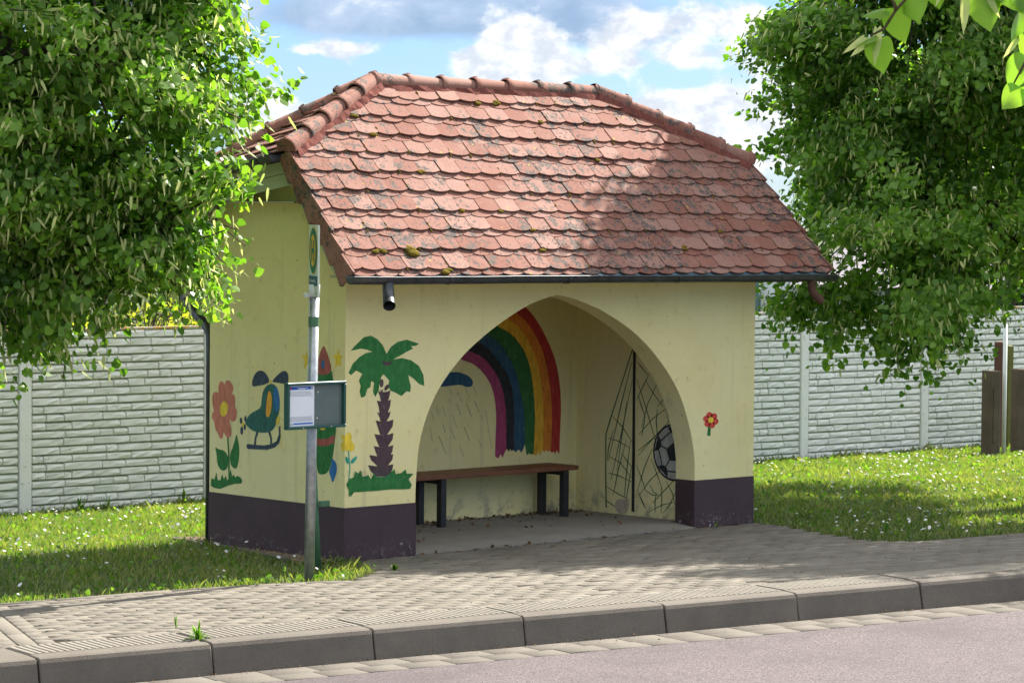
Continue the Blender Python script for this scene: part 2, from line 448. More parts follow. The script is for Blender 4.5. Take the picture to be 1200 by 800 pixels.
def tube(bm, pts, rad, n=10, cap=True, mi=0):
    pts = [Vector(p) for p in pts]
    rads = rad if isinstance(rad, (list, tuple)) else [rad]*len(pts)
    rings = []; up = None
    for i, p in enumerate(pts):
        d = (pts[min(i+1, len(pts)-1)]-pts[max(i-1, 0)]).normalized()
        a = Vector((0, 0, 1)) if abs(d.z) < .9 else Vector((1, 0, 0))
        if up is None: up = (a-d*a.dot(d)).normalized()
        else: up = (up-d*up.dot(d)).normalized()
        s = d.cross(up)
        rings.append([bm.verts.new(p+(up*math.cos(2*math.pi*k/n)+s*math.sin(2*math.pi*k/n))*rads[i]) for k in range(n)])
    for a, b in zip(rings, rings[1:]):
        for k in range(n):
            f = bm.faces.new((a[k], a[(k+1) % n], b[(k+1) % n], b[k])); f.smooth = True; f.material_index = mi
    if cap:
        f = bm.faces.new(list(reversed(rings[0]))); f.material_index = mi
        f = bm.faces.new(rings[-1]); f.material_index = mi
    return rings
def fast_mesh(name, V, faces_per, nverts, nf_each, mats, fattr=None, midx=None, smooth=False, parent=None):
    """V (N,k,3) vertices; faces_per: list of index tuples inside one item."""
    N, k, _ = V.shape
    me = bpy.data.meshes.new(name)
    me.vertices.add(N*k); me.vertices.foreach_set('co', V.astype(np.float32).ravel())
    off = (np.arange(N)*k)[:, None]
    loops = np.concatenate([off+np.array(f)[None, :] for f in faces_per], axis=1).ravel()
    sizes = np.tile([len(f) for f in faces_per], N)
    starts = np.concatenate([[0], np.cumsum(sizes)[:-1]])
    me.loops.add(len(loops)); me.loops.foreach_set('vertex_index', loops.astype(np.int32))
    me.polygons.add(len(sizes)); me.polygons.foreach_set('loop_start', starts.astype(np.int32))
    me.polygons.foreach_set('loop_total', sizes.astype(np.int32))
    if midx is not None: me.polygons.foreach_set('material_index', np.repeat(midx, len(faces_per)).astype(np.int32))
    me.update(calc_edges=True); me.validate()
    if fattr is not None:
        a = me.attributes.new('rnd', 'FLOAT', 'FACE')
        a.data.foreach_set('value', np.repeat(fattr, len(faces_per)).astype(np.float32))
    return link_mesh(name, me, mats, parent)
def set_face_attr(me, vals):
    a = me.attributes.new('rnd', 'FLOAT', 'FACE'); a.data.foreach_set('value', np.array(vals, np.float32))
def tri(bm, f):
    f.normal_update()
    bmesh.ops.triangulate(bm, faces=[f], ngon_method='EAR_CLIP')
def clip_poly(poly, a, b, c):
    """keep a*x+b*y<=c"""
    out = []
    for i in range(len(poly)):
        p, q = poly[i], poly[(i+1) % len(poly)]
        dp, dq = a*p[0]+b*p[1]-c, a*q[0]+b*q[1]-c
        if dp <= 0: out.append(p)
        if (dp < 0 < dq) or (dq < 0 < dp):
            s = dp/(dp-dq); out.append((p[0]+(q[0]-p[0])*s, p[1]+(q[1]-p[1])*s))
    return out
def in_poly(x, y, P):
    c = False; j = len(P)-1
    for i in range(len(P)):
        if (P[i][1] > y) != (P[j][1] > y) and x < (P[j][0]-P[i][0])*(y-P[i][1])/(P[j][1]-P[i][1])+P[i][0]: c = not c
        j = i
    return c
# ================================================================== GROUND
rng = np.random.default_rng(7)
random.seed(5)
def kerb_tn(x, y):
    d = np.array([x-KX, y-KY]); return d@KD, d@KN
LAWN_EDGE_R = [ground_pt(*q)[:2] for q in ((919, 617), (950, 622), (982, 628), (1025, 634), (1075, 633), (1125, 629), (1200, 624))]
LAWN_EDGE_L = [ground_pt(*q)[:2] for q in ((0, 708), (200, 692), (330, 684), (400, 681), (440, 671), (428, 661))]
_r = LAWN_EDGE_R[-1]; _l = LAWN_EDGE_L[0]
PAVED = [(-16, _l[1]+.157*(16+_l[0])+0.0)] + [tuple(p) for p in LAWN_EDGE_L] + [(0.03, -.02), (.62, -.02), (.62, .06), (3.6, .06), (3.6, -.02), (4.2, -.02), (4.24, .0)] + \
        [tuple(p) for p in LAWN_EDGE_R] + [(18, _r[1]-.157*(18-_r[0]))]
_far = [kerb_pt(t, -.425)[:2] for t in (24, -13)]
PAVED = PAVED + [tuple(p) for p in _far]

def terrain_z(x, y):
    t, n = kerb_tn(x, y)
    if n > -.1:
        if n < 7.0: return -.33
        return .05+min((n-7.0)*.1, .68)
    z = zg(x, y)-.012
    if in_poly(x, y, PAVED): z -= .07
    if -.05 < x < 4.28 and -.05 < y < 1.6: z -= .12
    return z
xs = np.unique(np.round(np.concatenate([[-900, -400, -150, -60, -35, -25], np.arange(-18, 20, .3), [22, 26, 32, 45, 80, 200, 500, 1200]]), 3))
ys = np.unique(np.round(np.concatenate([[-900, -300, -100, -50, -30, -24, -20], np.arange(-17, 9, .3), [10, 12, 15, 20, 30, 60, 150, 400, 1200]]), 3))
V = [(x, y, terrain_z(x, y)+(rng.uniform(-.008, .008) if -10 < y < 9 else 0)) for y in ys for x in xs]
nx = len(xs)
F = [(j*nx+i, j*nx+i+1, (j+1)*nx+i+1, (j+1)*nx+i) for j in range(len(ys)-1) for i in range(nx-1)]
me = bpy.data.meshes.new("ground"); me.from_pydata(V, [], F)
for p in me.polygons: p.use_smooth = True
g = link_mesh("ground", me, MAT['soil']); g['kind'] = 'structure'

# pavement: a bed of jointing sand and every paver a chamfered block
bm = bmesh.new()
grid_t = np.arange(-12, 23.01, .5)
for k in range(len(grid_t)-1):
    pass
bedp = [bm.verts.new((x, y, 0)) for x, y in PAVED]
f = bm.faces.new(bedp)
tri(bm, f)
for i in range(3):
    bmesh.ops.subdivide_edges(bm, edges=[e for e in bm.edges if e.calc_length() > .8], cuts=1)
    bmesh.ops.triangulate(bm, faces=bm.faces[:])
for v in bm.verts: v.co.z = zg(v.co.x, v.co.y)-.011
bed = bm_obj("pavement_bed", bm, MAT['sand']); bed['kind'] = 'structure'

STRIP_A = np.array(ground_pt(-3, 725.5)[:2]); STRIP_B = np.array(ground_pt(44, 763)[:2])   # edging strip across the pavement
sdir = (STRIP_B-STRIP_A)/np.linalg.norm(STRIP_B-STRIP_A)
def strip_dist(p):
    d = np.array(p)-STRIP_A; return d[0]*sdir[1]-d[1]*sdir[0]
items = []; at = []
PL, PW = .2, .1
row = 0; n = -.425-PW/2-.004
while n > -6.2:
    off = .5*PL*(row % 2)
    for t in np.arange(-11, 22, PL)+off:
        c = kerb_pt(t, n)
        if not in_poly(c[0], c[1], PAVED): continue
        if abs(strip_dist(c[:2])) < .15 and n > -3: continue
        a = rng.normal(0, .006); hl, hw = PL/2-.0042, PW/2-.0042
        dz = rng.normal(0, .0016); tx, ty = rng.normal(0, .006, 2)
        ca, sa = math.cos(KA+a), math.sin(KA+a)
        vv = []
        for (ins, z) in ((.005, 0), (0, -.005), (0, -.05)):
            for (sx, sy) in ((-1, -1), (1, -1), (1, 1), (-1, 1)):
                lx, ly = sx*(hl-ins), sy*(hw-ins)
                x, y = c[0]+lx*ca-ly*sa, c[1]+lx*sa+ly*ca
                vv.append((x, y, zg(x, y)+z+dz+lx*tx+ly*ty))
        items.append(vv); at.append(rng.beta(2.5, 2.5))
    row += 1; n -= PW
PF = [(0, 1, 2, 3), (4, 5, 1, 0), (5, 6, 2, 1), (6, 7, 3, 2), (7, 4, 0, 3), (8, 9, 5, 4), (9, 10, 6, 5), (10, 11, 7, 6), (11, 8, 4, 7)]
# edging stones of the cross strip and along the lawn
def stone_run(a, b, w, L, depth=.05, lift=.0):
    a, b = np.array(a, float), np.array(b, float); d = b-a; D = np.linalg.norm(d); d /= D; nn = np.array([-d[1], d[0]])
    k = max(1, round(D/L)); L = D/k
    for i in range(k):
        vv = []
        for (ins, z) in ((.005, 0), (0, -.005), (0, -depth)):
            for (sx, sy) in ((0, -1), (1, -1), (1, 1), (0, 1)):
                p = a+d*(i*L+(ins+.003 if sx == 0 else L-ins-.003))+nn*sy*(w/2-ins)
                vv.append((p[0], p[1], zg(p[0], p[1])+z+lift))
        items.append(vv); at.append(rng.uniform(.45, .8))
e0 = STRIP_A-sdir*1.0; e1 = STRIP_B
stone_run(e0, e1, .10, 1.0)
nn = np.array([sdir[1], -sdir[0]])
for k in range(13):                                     # soldier course beside the strip
    for sgn in (1,):
        a = e1-sdir*(.1+k*.2)+nn*sgn*(.055); b = e1-sdir*(.1+k*.2)+nn*sgn*(.155)
        a2 = a-sdir*.0; stone_run(a-sdir*.1+nn*.0, a+sdir*.1, .0001+.095, .2) if False else None
for k in range(13):
    p = e1-sdir*(k*.2)
    stone_run(p+nn*.105, p-sdir*.196+nn*.105, .096, .2)
    stone_run(p-nn*.105, p-sdir*.196-nn*.105, .096, .2)
for P in (LAWN_EDGE_L[:4],):
    for a, b in zip(P, P[1:]): stone_run(np.array(a)+[0, -.0], np.array(b), .05, .8, .06, .006)
pv = fast_mesh("pavement", np.array(items), PF, 12, 9, MAT['paver'], np.array(at)); pv['kind'] = 'structure'

# kerb stones with a ribbed tread
bm = bmesh.new()
prof = [(-.42, -.34), (-.42, 0), (-.115, 0), (-.03, -.003), (-.010, -.010), (.0, -.03), (.028, -.172), (.03, -.34)]
for i in range(-9, 16):
    z0 = kerb_top(i); g0, g1 = i+.005, i+.995
    jz = random.uniform(-.003, .003); jn = random.uniform(-.004, .004)
    rings = []
    for t in (g0, g0+.006, g1-.006, g1):
        e = .004 if t in (g0, g1) else 0
        rings.append([bm.verts.new(kerb_pt(t, n+jn-(e if n > -.1 else 0), kerb_top(t)+z+jz-(e if z > -.2 else 0))) for n, z in prof])
    for a, b in zip(rings, rings[1:]):
        for k in range(len(prof)-1): bm.faces.new((a[k], b[k], b[k+1], a[k+1]))
    bm.faces.new(rings[0]); bm.faces.new(list(reversed(rings[-1])))
    if i >= 0:
        for k in range(24):
            t0 = i+.012+k*.0408; w = .030
            vs = [bm.verts.new(kerb_pt(t, n+jn, kerb_top(t)+jz+z)) for (t, n, z) in
                  ((t0, -.405, .0015), (t0+w, -.405, .0015), (t0+w, -.125, .0015), (t0, -.125, .0015),
                   (t0+.005, -.400, .005), (t0+w-.005, -.400, .005), (t0+w-.005, -.13, .005), (t0+.005, -.13, .005))]
            for q in ((4, 5, 6, 7), (0, 1, 5, 4), (1, 2, 6, 5), (2, 3, 7, 6), (3, 0, 4, 7)):
                f = bm.faces.new([vs[m] for m in q]); f.material_index = 1
bmesh.ops.recalc_face_normals(bm, faces=bm.faces)
kb = bm_obj("kerb", bm, [MAT['kerb'], MAT['tread']]); kb['kind'] = 'structure'

# gutter stones and road
items = []; at = []
for r_ in range(2):
    t = -9.0
    while t < 16:
        L = rng.uniform(.22, .30) if r_ else rng.uniform(.24, .34)
        n0 = .036+r_*.175
        z = kerb_top(t)-.168+.001*r_+rng.normal(0, .0008)
        vv = []
        for (ins, dz) in ((.003, 0), (0, -.003), (0, -.06)):
            for (a_, b_) in ((0, 0), (1, 0), (1, 1), (0, 1)):
                vv.append(kerb_pt(t+(ins if a_ == 0 else L-.003-ins), n0+(ins if b_ == 1 else .172-ins), z+dz))
        items.append(vv); at.append(rng.random()); t += L
gs = fast_mesh("road_gutter", np.array(items), PF, 12, 9, MAT['gutterstone'], np.array(at)); gs['kind'] = 'structure'
bm = bmesh.new()
tt = list(np.arange(-60, 61, 2.0)); nnv = [.02, .385, .6, 1.5, 3.3, 5.2, 7.0]
rz = {.02: -.192, .385: -.171, .6: -.170, 1.5: -.15, 3.3: -.12, 5.2: -.15, 7.0: -.17}
def kt(t): return KZ+KG*max(-9, min(16, t))
grid = [[bm.verts.new(kerb_pt(t, n, kt(t)+rz[n])) for n in nnv] for t in tt]
for a, b in zip(grid, grid[1:]):
    for k in range(len(nnv)-1):
        f = bm.faces.new((a[k], a[k+1], b[k+1], b[k])); f.smooth = True
bmesh.ops.recalc_face_normals(bm, faces=bm.faces)
rd = bm_obj("road", bm, MAT['asphalt']); rd['kind'] = 'structure'
bm = bmesh.new()
for t in range(-30, 30):
    a = [bm.verts.new(kerb_pt(t+q, n, KZ+z)) for q in (.005, .995) for n, z in ((7.0, -.3), (7.0, -.05), (7.12, -.05), (7.12, -.3))]
    for q in ((0, 1, 5, 4), (1, 2, 6, 5), (2, 3, 7, 6), (0, 3, 2, 1), (4, 5, 6, 7)): bm.faces.new([a[m] for m in q])
bmesh.ops.recalc_face_normals(bm, faces=bm.faces)
fk = bm_obj("far_kerb", bm, MAT['kerb']); fk['kind'] = 'structure'

# ================================================================== FENCE
FX, FY, FA, FZ, FG, FH = 2.0757, 7.1562, -0.0486, -0.3819, 0.0029, 1.7024
FD = np.array([math.cos(FA), math.sin(FA)]); FN = np.array([math.sin(FA), -math.cos(FA)])   # FN faces the road
def fpt(t, n, z):
    p = np.array([FX, FY])+FD*t+FN*n; return (p[0], p[1], FZ+FG*t+z)
fence = thing("concrete_fence", "whitewashed concrete panel fence with brick relief running behind the shelter and the lawn", "fence", (FX, FY, FZ))
PH = .46
prow = []
prng = random.Random(3)
for r_ in range(6):
    x = .0; row = []
    first = prng.uniform(.08, .38)
    while x < 1.92:
        L = first if x == 0 else prng.uniform(.12, .42)
        if 1.92-(x+L) < .10: L = 1.92-x
        row.append((x, L)); x += L
    prow.append(row)
def fence_bay(t0):
    bm = bmesh.new(); r2 = random.Random(11)
    vb = []
    for (n, z0) in ((-.06, 0), (0, 0)):
        pass
    def quadbox(ta, tb, na, nb, za, zb):
        v = [bm.verts.new(fpt(t, n, z)) for z in (za, zb) for n in (na, nb) for t in (ta, tb)]
        for q in ((0, 2, 3, 1), (4, 5, 7, 6), (0, 1, 5, 4), (2, 6, 7, 3), (0, 4, 6, 2), (1, 3, 7, 5)): bm.faces.new([v[i] for i in q]).material_index = 1
    for k in range(4):
        z0 = FH-(4-k)*PH
        quadbox(t0+.05, t0+2.01, -.04, .0, z0+.002, z0+PH-.003)
        r2 = random.Random(11)
        for ri, row in enumerate(prow):
            za = z0+ri*PH/6+.006; zb = z0+(ri+1)*PH/6-.004
            for (x, L) in row:
                a = t0+.07+x+.004; b = a+L-.009
                nxs = max(2, int(L/.07)); base = r2.uniform(.024, .036)
                skew0, skew1 = r2.uniform(-.006, .006), r2.uniform(-.006, .006)
                gv = []; inner = max(2, int(L/.075))
                tcol = [a, a+.004]+[a+.004+(b-a-.008)*q/inner for q in range(1, inner)]+[b-.004, b]; nxs = len(tcol)-1
                zr = [za, za+.004, za+(zb-za)*.5, zb-.010, zb]
                for i, t_ in enumerate(tcol):
                    col = []
                    for j in range(5):
                        edge = i in (0, nxs) or j in (0, 4)
                        t = t_+(0 if i in (0, 1, nxs-1, nxs) else r2.uniform(-.010, .010))
                        z = zr[j]+(r2.uniform(-.010, .010) if j == 2 else 0)
                        if j >= 3: z += skew0+(skew1-skew0)*i/nxs-.003
                        n = -.002 if edge else base+r2.uniform(-.0065, .0065)+(.004 if j == 2 else 0)
                        col.append(bm.verts.new(fpt(t, n, z)))
                    gv.append(col)
                for i in range(nxs):
                    for j in range(4): bm.faces.new((gv[i][j], gv[i+1][j], gv[i+1][j+1], gv[i][j+1]))
    o = bm_obj("panel", bm, [MAT['fence'], MAT['joint']]); return o
def adopt(o, parent):
    o.parent = parent; o.matrix_parent_inverse = Matrix.Translation(-parent.location)
for k in range(-4, 9):
    o = fence_bay(k*2.06); adopt(o, fence)
    bm = bmesh.new()
    v = [bm.verts.new(fpt(k*2.06+a, n, z)) for z in (FH+.003, FH+.022) for n in (-.045, .022) for a in (.062, 1.998)]
    for q in ((0, 2, 3, 1), (4, 5, 7, 6), (0, 1, 5, 4), (2, 6, 7, 3), (0, 4, 6, 2), (1, 3, 7, 5)): bm.faces.new([v[i] for i in q])
    o = bm_obj("coping", bm, MAT['cap']); adopt(o, fence)
for k in range(-4, 10):
    bm = bmesh.new(); t = k*2.06
    v = [bm.verts.new(fpt(t+a, n, z)) for z in (-.4, FH+.03) for n in (-.075, .05) for a in (-.06, .06)]
    fs = [bm.faces.new([v[i] for i in q]) for q in ((0, 2, 3, 1), (4, 5, 7, 6), (0, 1, 5, 4), (2, 6, 7, 3), (0, 4, 6, 2), (1, 3, 7, 5))]
    bmesh.ops.bevel(bm, geom=bm.edges[:], offset=.008, segments=1, affect='EDGES')
    bmesh.ops.recalc_face_normals(bm, faces=bm.faces)
    o = bm_obj("post", bm, MAT['fence']); adopt(o, fence)

# ================================================================== SHELTER
W, D = 4.2261, 1.5601
shelter = thing("bus_shelter", "yellow plastered bus shelter with pointed arch and red tiled roof, children's paintings on its walls", "bus shelter", (0, 0, 0))
EZ, RZ, EY, RY = 2.021, 3.395, -.30, .823
EX0, EX1 = -.206, 4.746
SL = math.hypot(RY-EY, RZ-EZ)
HZ = 2.868; HS = (HZ-EZ)/(RZ-EZ); HYF = EY+HS*(RY-EY); HYB = 2*RY-HYF
RX0, RX1, HX1 = .930, 3.222, 4.54
BY = 2*RY-EY
# arch outline on the front face (x, z)
ARCH = [(.653, 0.0), (.656, .377), (.664, .572), (.690, .79), (.757, .984), (.869, 1.176), (1.065, 1.379), (1.263, 1.523), (1.498, 1.656), (1.771, 1.777),
        (2.03, 1.842), (2.20, 1.815), (2.40, 1.756), (2.553, 1.700), (2.848, 1.553), (3.113, 1.352), (3.344, 1.094), (3.475, .823), (3.540, .58), (3.549, .379), (3.553, 0)]
def refine(P):
    out = [P[0]]
    for i in range(len(P)-1):
        p0, p1, p2, p3 = P[max(i-1, 0)], P[i], P[i+1], P[min(i+2, len(P)-1)]
        if abs(p1[0]-2.03) < .01: p0 = p1
        if abs(p2[0]-2.03) < .01: p3 = p2
        for k in (1, 2, 3, 4):
            t = k/4
            out.append(tuple(.5*((2*p1[a])+(-p0[a]+p2[a])*t+(2*p0[a]-5*p1[a]+4*p2[a]-p3[a])*t*t+(-p0[a]+3*p1[a]-3*p2[a]+p3[a])*t**3) for a in (0, 1)))
    return out
ARCH = refine(ARCH)
JY = .203; IX0, IX1, IY, IZ, FLZ = .58, 3.66, 1.44, 1.96, .030
WT = 2.30
bm = bmesh.new()
B0 = -.25
def ngon(pts, flip=False):
    v = [bm.verts.new(p) for p in pts]
    f = bm.faces.new(v)
    tri(bm, f)
def pierced(y, x0, x1, zt):
    ngon([(x0, y, B0), (ARCH[0][0], y, B0), (ARCH[0][0], y, 0), (ARCH[0][0], y, zt), (x0, y, zt)])
    ngon([(ARCH[-1][0], y, 0), (ARCH[-1][0], y, B0), (x1, y, B0), (x1, y, zt), (ARCH[-1][0], y, zt)])
    for p, q in zip(ARCH, ARCH[1:]):
        if q[0]-p[0] > 1e-5: ngon([(p[0], y, p[1]), (q[0], y, q[1]), (q[0], y, zt), (p[0], y, zt)])
AR0 = ARCH
ARCH = [p for i, p in enumerate(AR0)]
for i in range(1, len(ARCH)):
    if ARCH[i][0] <= ARCH[i-1][0]: ARCH[i] = (ARCH[i-1][0]+.0004, ARCH[i][1])
pierced(0, 0, W, WT)
pierced(JY, IX0, IX1, IZ)
A2 = [(ARCH[0][0], B0)]+ARCH+[(ARCH[-1][0], B0)]
for a, b in zip(A2, A2[1:]):
    ngon([(a[0], 0, a[1]), (b[0], 0, b[1]), (b[0], JY, b[1]), (a[0], JY, a[1])])
def roof_z(y, d=.11): return EZ-d+(min(y, 2*RY-y)-EY)*(RZ-EZ)/(RY-EY)
gy0, gy1 = .40, 2*RY-.40
for X in (0, W):
    ngon([(X, 0, B0), (X, 0, WT), (X, gy0, 2.70), (X, gy1, 2.62), (X, D, WT), (X, D, B0)])
ngon([(0, D, B0), (W, D, B0), (W, D, WT), (0, D, WT)])
ngon([(IX1, JY, B0), (IX1, IY, B0), (IX1, IY, IZ), (IX1, JY, IZ)])
ngon([(IX0, JY, B0), (IX0, IY, B0), (IX0, IY, IZ), (IX0, JY, IZ)])
ngon([(IX0, IY, B0), (IX1, IY, B0), (IX1, IY, IZ), (IX0, IY, IZ)])
ngon([(IX0, JY, IZ), (IX1, JY, IZ), (IX1, IY, IZ), (IX0, IY, IZ)])
bmesh.ops.remove_doubles(bm, verts=bm.verts, dist=.0005)
bmesh.ops.recalc_face_normals(bm, faces=bm.faces)
bm_obj("wall", bm, MAT['plaster'], shelter)
# plum coloured plinth: a thin coat standing proud of the wall
bm = bmesh.new(); e = .004; ph = .375
def sheet(pts):
    bm.faces.new([bm.verts.new(p) for p in pts])
xl, xr = ARCH[0][0], ARCH[-1][0]
xl2, xr2 = .656, .377
def coat(path):
    """path of (x,y) footprints offset outwards, height ph; top lip back to the wall"""
    for (a, b, ia, ib) in path:
        sheet([(a[0], a[1], B0), (b[0], b[1], B0), (b[0], b[1], ph), (a[0], a[1], ph)])
        sheet([(a[0], a[1], ph), (b[0], b[1], ph), (ib[0], ib[1], ph), (ia[0], ia[1], ph)])
xa, xb = .657, 3.548
coat([((-e, D+e), (-e, -e), (0, D), (0, 0)), ((-e, -e), (xa+e, -e), (0, 0), (xa, 0)), ((xa+e, -e), (xa+e, JY), (xa, 0), (xa, JY)),
      ((xb-e, JY), (xb-e, -e), (xb, JY), (xb, 0)), ((xb-e, -e), (W+e, -e), (xb, 0), (W, 0)), ((W+e, -e), (W+e, D+e), (W, 0), (W, D)),
      ((W+e, D+e), (-e, D+e), (W, D), (0, D))])
bmesh.ops.remove_doubles(bm, verts=bm.verts, dist=.0002)
bmesh.ops.recalc_face_normals(bm, faces=bm.faces)
bm_obj("plinth", bm, MAT['plinth'], shelter)
# floor slab with a lighter front edge strip
bm = bmesh.new()
ngon([(xa, -.005, FLZ-.02), (xb, -.005, FLZ-.02), (xb, .19, FLZ), (IX1, .21, FLZ), (IX1, IY, FLZ), (IX0, IY, FLZ), (IX0, .21, FLZ), (xa, .19, FLZ)])
v = [bm.verts.new(p) for p in ((xa, -.005, FLZ-.02), (xb, -.005, FLZ-.02), (xb, -.005, -.2), (xa, -.005, -.2))]; bm.faces.new(v)
bmesh.ops.recalc_face_normals(bm, faces=bm.faces)
bm_obj("floor_slab", bm, MAT['slab'], shelter)

# ---------------- roof
HZL = HZ-.15; HSL = (HZL-EZ)/(RZ-EZ); HYL = 2*RY-(EY+HSL*(RY-EY))      # the left hip's eave falls to the rear
def plane3(A, B, T):
    A, B, T = Vector(A), Vector(B), Vector(T); u = (B-A).normalized(); n = u.cross(T-A).normalized(); v = n.cross(u); L = (B-A).length
    return (A, u, v, n), [(0, -.045), (L, -.045), (L, 0), ((T-A).dot(u), (T-A).dot(v)), (0, 0)]
def plane_axes(O, u, v):
    O, u, v = Vector(O), Vector(u).normalized(), Vector(v).normalized(); return O, u, v, u.cross(v).normalized()
PLANES = {
    'front': (plane_axes((EX0, EY, EZ), (1, 0, 0), (0, RY-EY, RZ-EZ)),
              [(0, -.045), (EX1-EX0, -.045), (HX1-EX0, HS*SL), (RX1-EX0, SL), (RX0-EX0, SL), (0, HS*SL)]),
    'rear': (plane_axes((EX1, BY, EZ), (-1, 0, 0), (0, EY-RY, RZ-EZ)),
             [(0, -.045), (EX1-EX0, -.045), (EX1-EX0, HSL*SL), (EX1-RX0, SL), (EX1-RX1, SL), (EX1-HX1, HS*SL)]),
    'left': plane3((EX0, HYL, HZL), (EX0, HYF, HZ), (RX0, RY, RZ)),
    'right': (plane_axes((HX1, HYF, HZ), (0, 1, 0), (RX1-HX1, 0, RZ-HZ)),
              [(-.0, -.045), (HYB-HYF, -.045), (HYB-HYF, 0), ((HYB-HYF)/2, math.hypot(RX1-HX1, RZ-HZ)), (0, 0)]),
}
roof_v = []; roof_f = []; roof_a = []
def tile_field(key, nrow, tw=.198):
    (O, u, v, nrm), poly = PLANES[key]
    top = max(p[1] for p in poly); expo = top/nrow
    xmax = max(p[0] for p in poly)
    for k in range(nrow):
        for layer in (0, 1):
            s0 = k*expo-(.050 if layer == 0 else 0)
            off = (0 if layer else .5)*tw+(.03*(k % 3))*tw
            L = (expo+.06) if layer else .16
            hb = (.043 if layer else .029)
            cnt = int(xmax/tw)+3
            for i in range(-1, cnt):
                cx = i*tw+off+rng.normal(0, .0025); ss = s0+rng.normal(0, .0035); a = rng.normal(0, .011)
                hw = tw/2-.0034; arc = .021
                pts = [(-hw+2*hw*j/8, arc*(abs(-1+2*j/8))**2.1) for j in range(9)]+[(hw, L), (-hw, L)]
                ca, sa = math.cos(a), math.sin(a)
                pts = [(cx+x*ca-y*sa, ss+x*sa+y*ca) for x, y in pts]
                P = pts
                for j in range(len(poly)):
                    p, q = poly[j], poly[(j+1) % len(poly)]
                    if p[1] < -.01 and q[1] < -.01: continue            # eave stays ragged
                    ex, ey = q[0]-p[0], q[1]-p[1]
                    P = clip_poly(P, ey, -ex, ey*p[0]-ex*p[1])
                    if len(P) < 3: break
                if len(P) < 3: continue
                dh = rng.normal(0, .0025); base = len(roof_v); n_ = len(P); r_ = rng.random()
                for th in (0, -.012):
                    for x, y in P:
                        h = hb+dh+(.008-hb)*max(0, min(1, (y-s0)/(expo+.06)))+th
                        roof_v.append(tuple(O+u*x+v*y+nrm*h))
                roof_f.append(tuple(range(base, base+n_))); roof_a.append(r_)
                for j in range(n_):
                    b2 = (j+1) % n_
                    roof_f.append((base+j, base+n_+j, base+n_+b2, base+b2)); roof_a.append(r_)
tile_field('front', 10); tile_field('rear', 10); tile_field('left', 7); tile_field('right', 7)
me = bpy.data.meshes.new("roof"); me.from_pydata(roof_v, [], roof_f); set_face_attr(me, roof_a)
roof = link_mesh("roof", me, MAT['tile'], shelter)
# solid timber deck under the tiles, put in to block light
bm = bmesh.new()
for key, ((O, u, v, nrm), poly) in PLANES.items():
    P = [(x, max(y, -.02)) for x, y in poly]
    if len(P) == 5: P = [P[0], P[1], P[3]]
    t_ = [bm.verts.new(O+u*x+v*y-nrm*.012) for x, y in P]; b_ = [bm.verts.new(O+u*x+v*y-nrm*.05) for x, y in P]
    bm.faces.new(t_); bm.faces.new(list(reversed(b_)))
    for j in range(len(P)): bm.faces.new((t_[j], b_[j], b_[(j+1) % len(P)], t_[(j+1) % len(P)]))
bm_obj("roof_deck", bm, MAT['soffit'], shelter)
# ridge and hip caps
def cap_run(name, p0, p1, n, r_, updir, endcap=False, flip=False):
    bm = bmesh.new(); p0, p1 = Vector(p0), Vector(p1); d = (p1-p0); L = d.length/n; d.normalize()
    up = (Vector(updir)-d*Vector(updir).dot(d)).normalized(); s = d.cross(up); vals = []
    rr = random.Random(len(name)+n)
    for k in range(n):
        a0 = p0+d*(k*L); rv = rr.random(); f0 = len(bm.faces)
        j = up*rr.uniform(-.004, .004)+s*rr.uniform(-.005, .005)
        secs = [(-.03, .86), (L*.80, .97), (L*.86, 1.05), (L*.985, 1.08), (L*1.0, 1.05), (L*1.0, .9)]
        rings = []
        for (q, k2) in secs:
            c = a0+d*q+j+up*(.006+ .010*q/L)
            rings.append([bm.verts.new(c+(up*math.sin(t)+s*math.cos(t))*r_*k2) for t in [math.pi*(-.12+1.24*m/10) for m in range(11)]])
        for A, B in zip(rings, rings[1:]):
            for m in range(10):
                f = bm.faces.new((A[m], A[m+1], B[m+1], B[m])); f.smooth = True
        if endcap and k == n-1: bm.faces.new(rings[-1])
        c = a0+d*(L*.9)+j+up*(r_*1.08+.014)
        M_ = Matrix.Translation(c) @ Matrix((s.to_tuple()+(0,), d.to_tuple()+(0,), up.to_tuple()+(0,), (0, 0, 0, 1))).transposed()
        box(bm, (-.010, -.015, -.010), (.010, .014, .006), .003, 0, M_)
        vals += [rv]*(len(bm.faces)-f0)
    bmesh.ops.recalc_face_normals(bm, faces=bm.faces)
    me = bpy.data.meshes.new(name); bm.to_mesh(me); bm.free()
    set_face_attr(me, (vals+[.5]*len(me.polygons))[:len(me.polygons)])
    o = link_mesh(name, me, MAT['tile'], roof); return o
RT = (.5*(RX0+RX1), RY, RZ)
cap_run("ridge_cap", (RX1+.02, RY, RZ+.0), (RX0-.02, RY, RZ+.0), 7, .064, (0, 0, 1))
for nm, a, b, n_ in (("hip_cap", (RX0, RY, RZ+.01), (EX0-.03, HYF-.012, HZ-.0), 5), ("hip_cap", (RX0, RY, RZ+.01), (EX0-.03, HYL+.012, HZL), 5),
                 ("hip_cap", (RX1, RY, RZ+.01), (HX1+.03, HYF-.012, HZ), 5), ("hip_cap", (RX1, RY, RZ+.01), (HX1+.03, HYB+.012, HZ), 5)):
    cap_run(nm, a, b, n_, .070, (0, 0, 1), True)
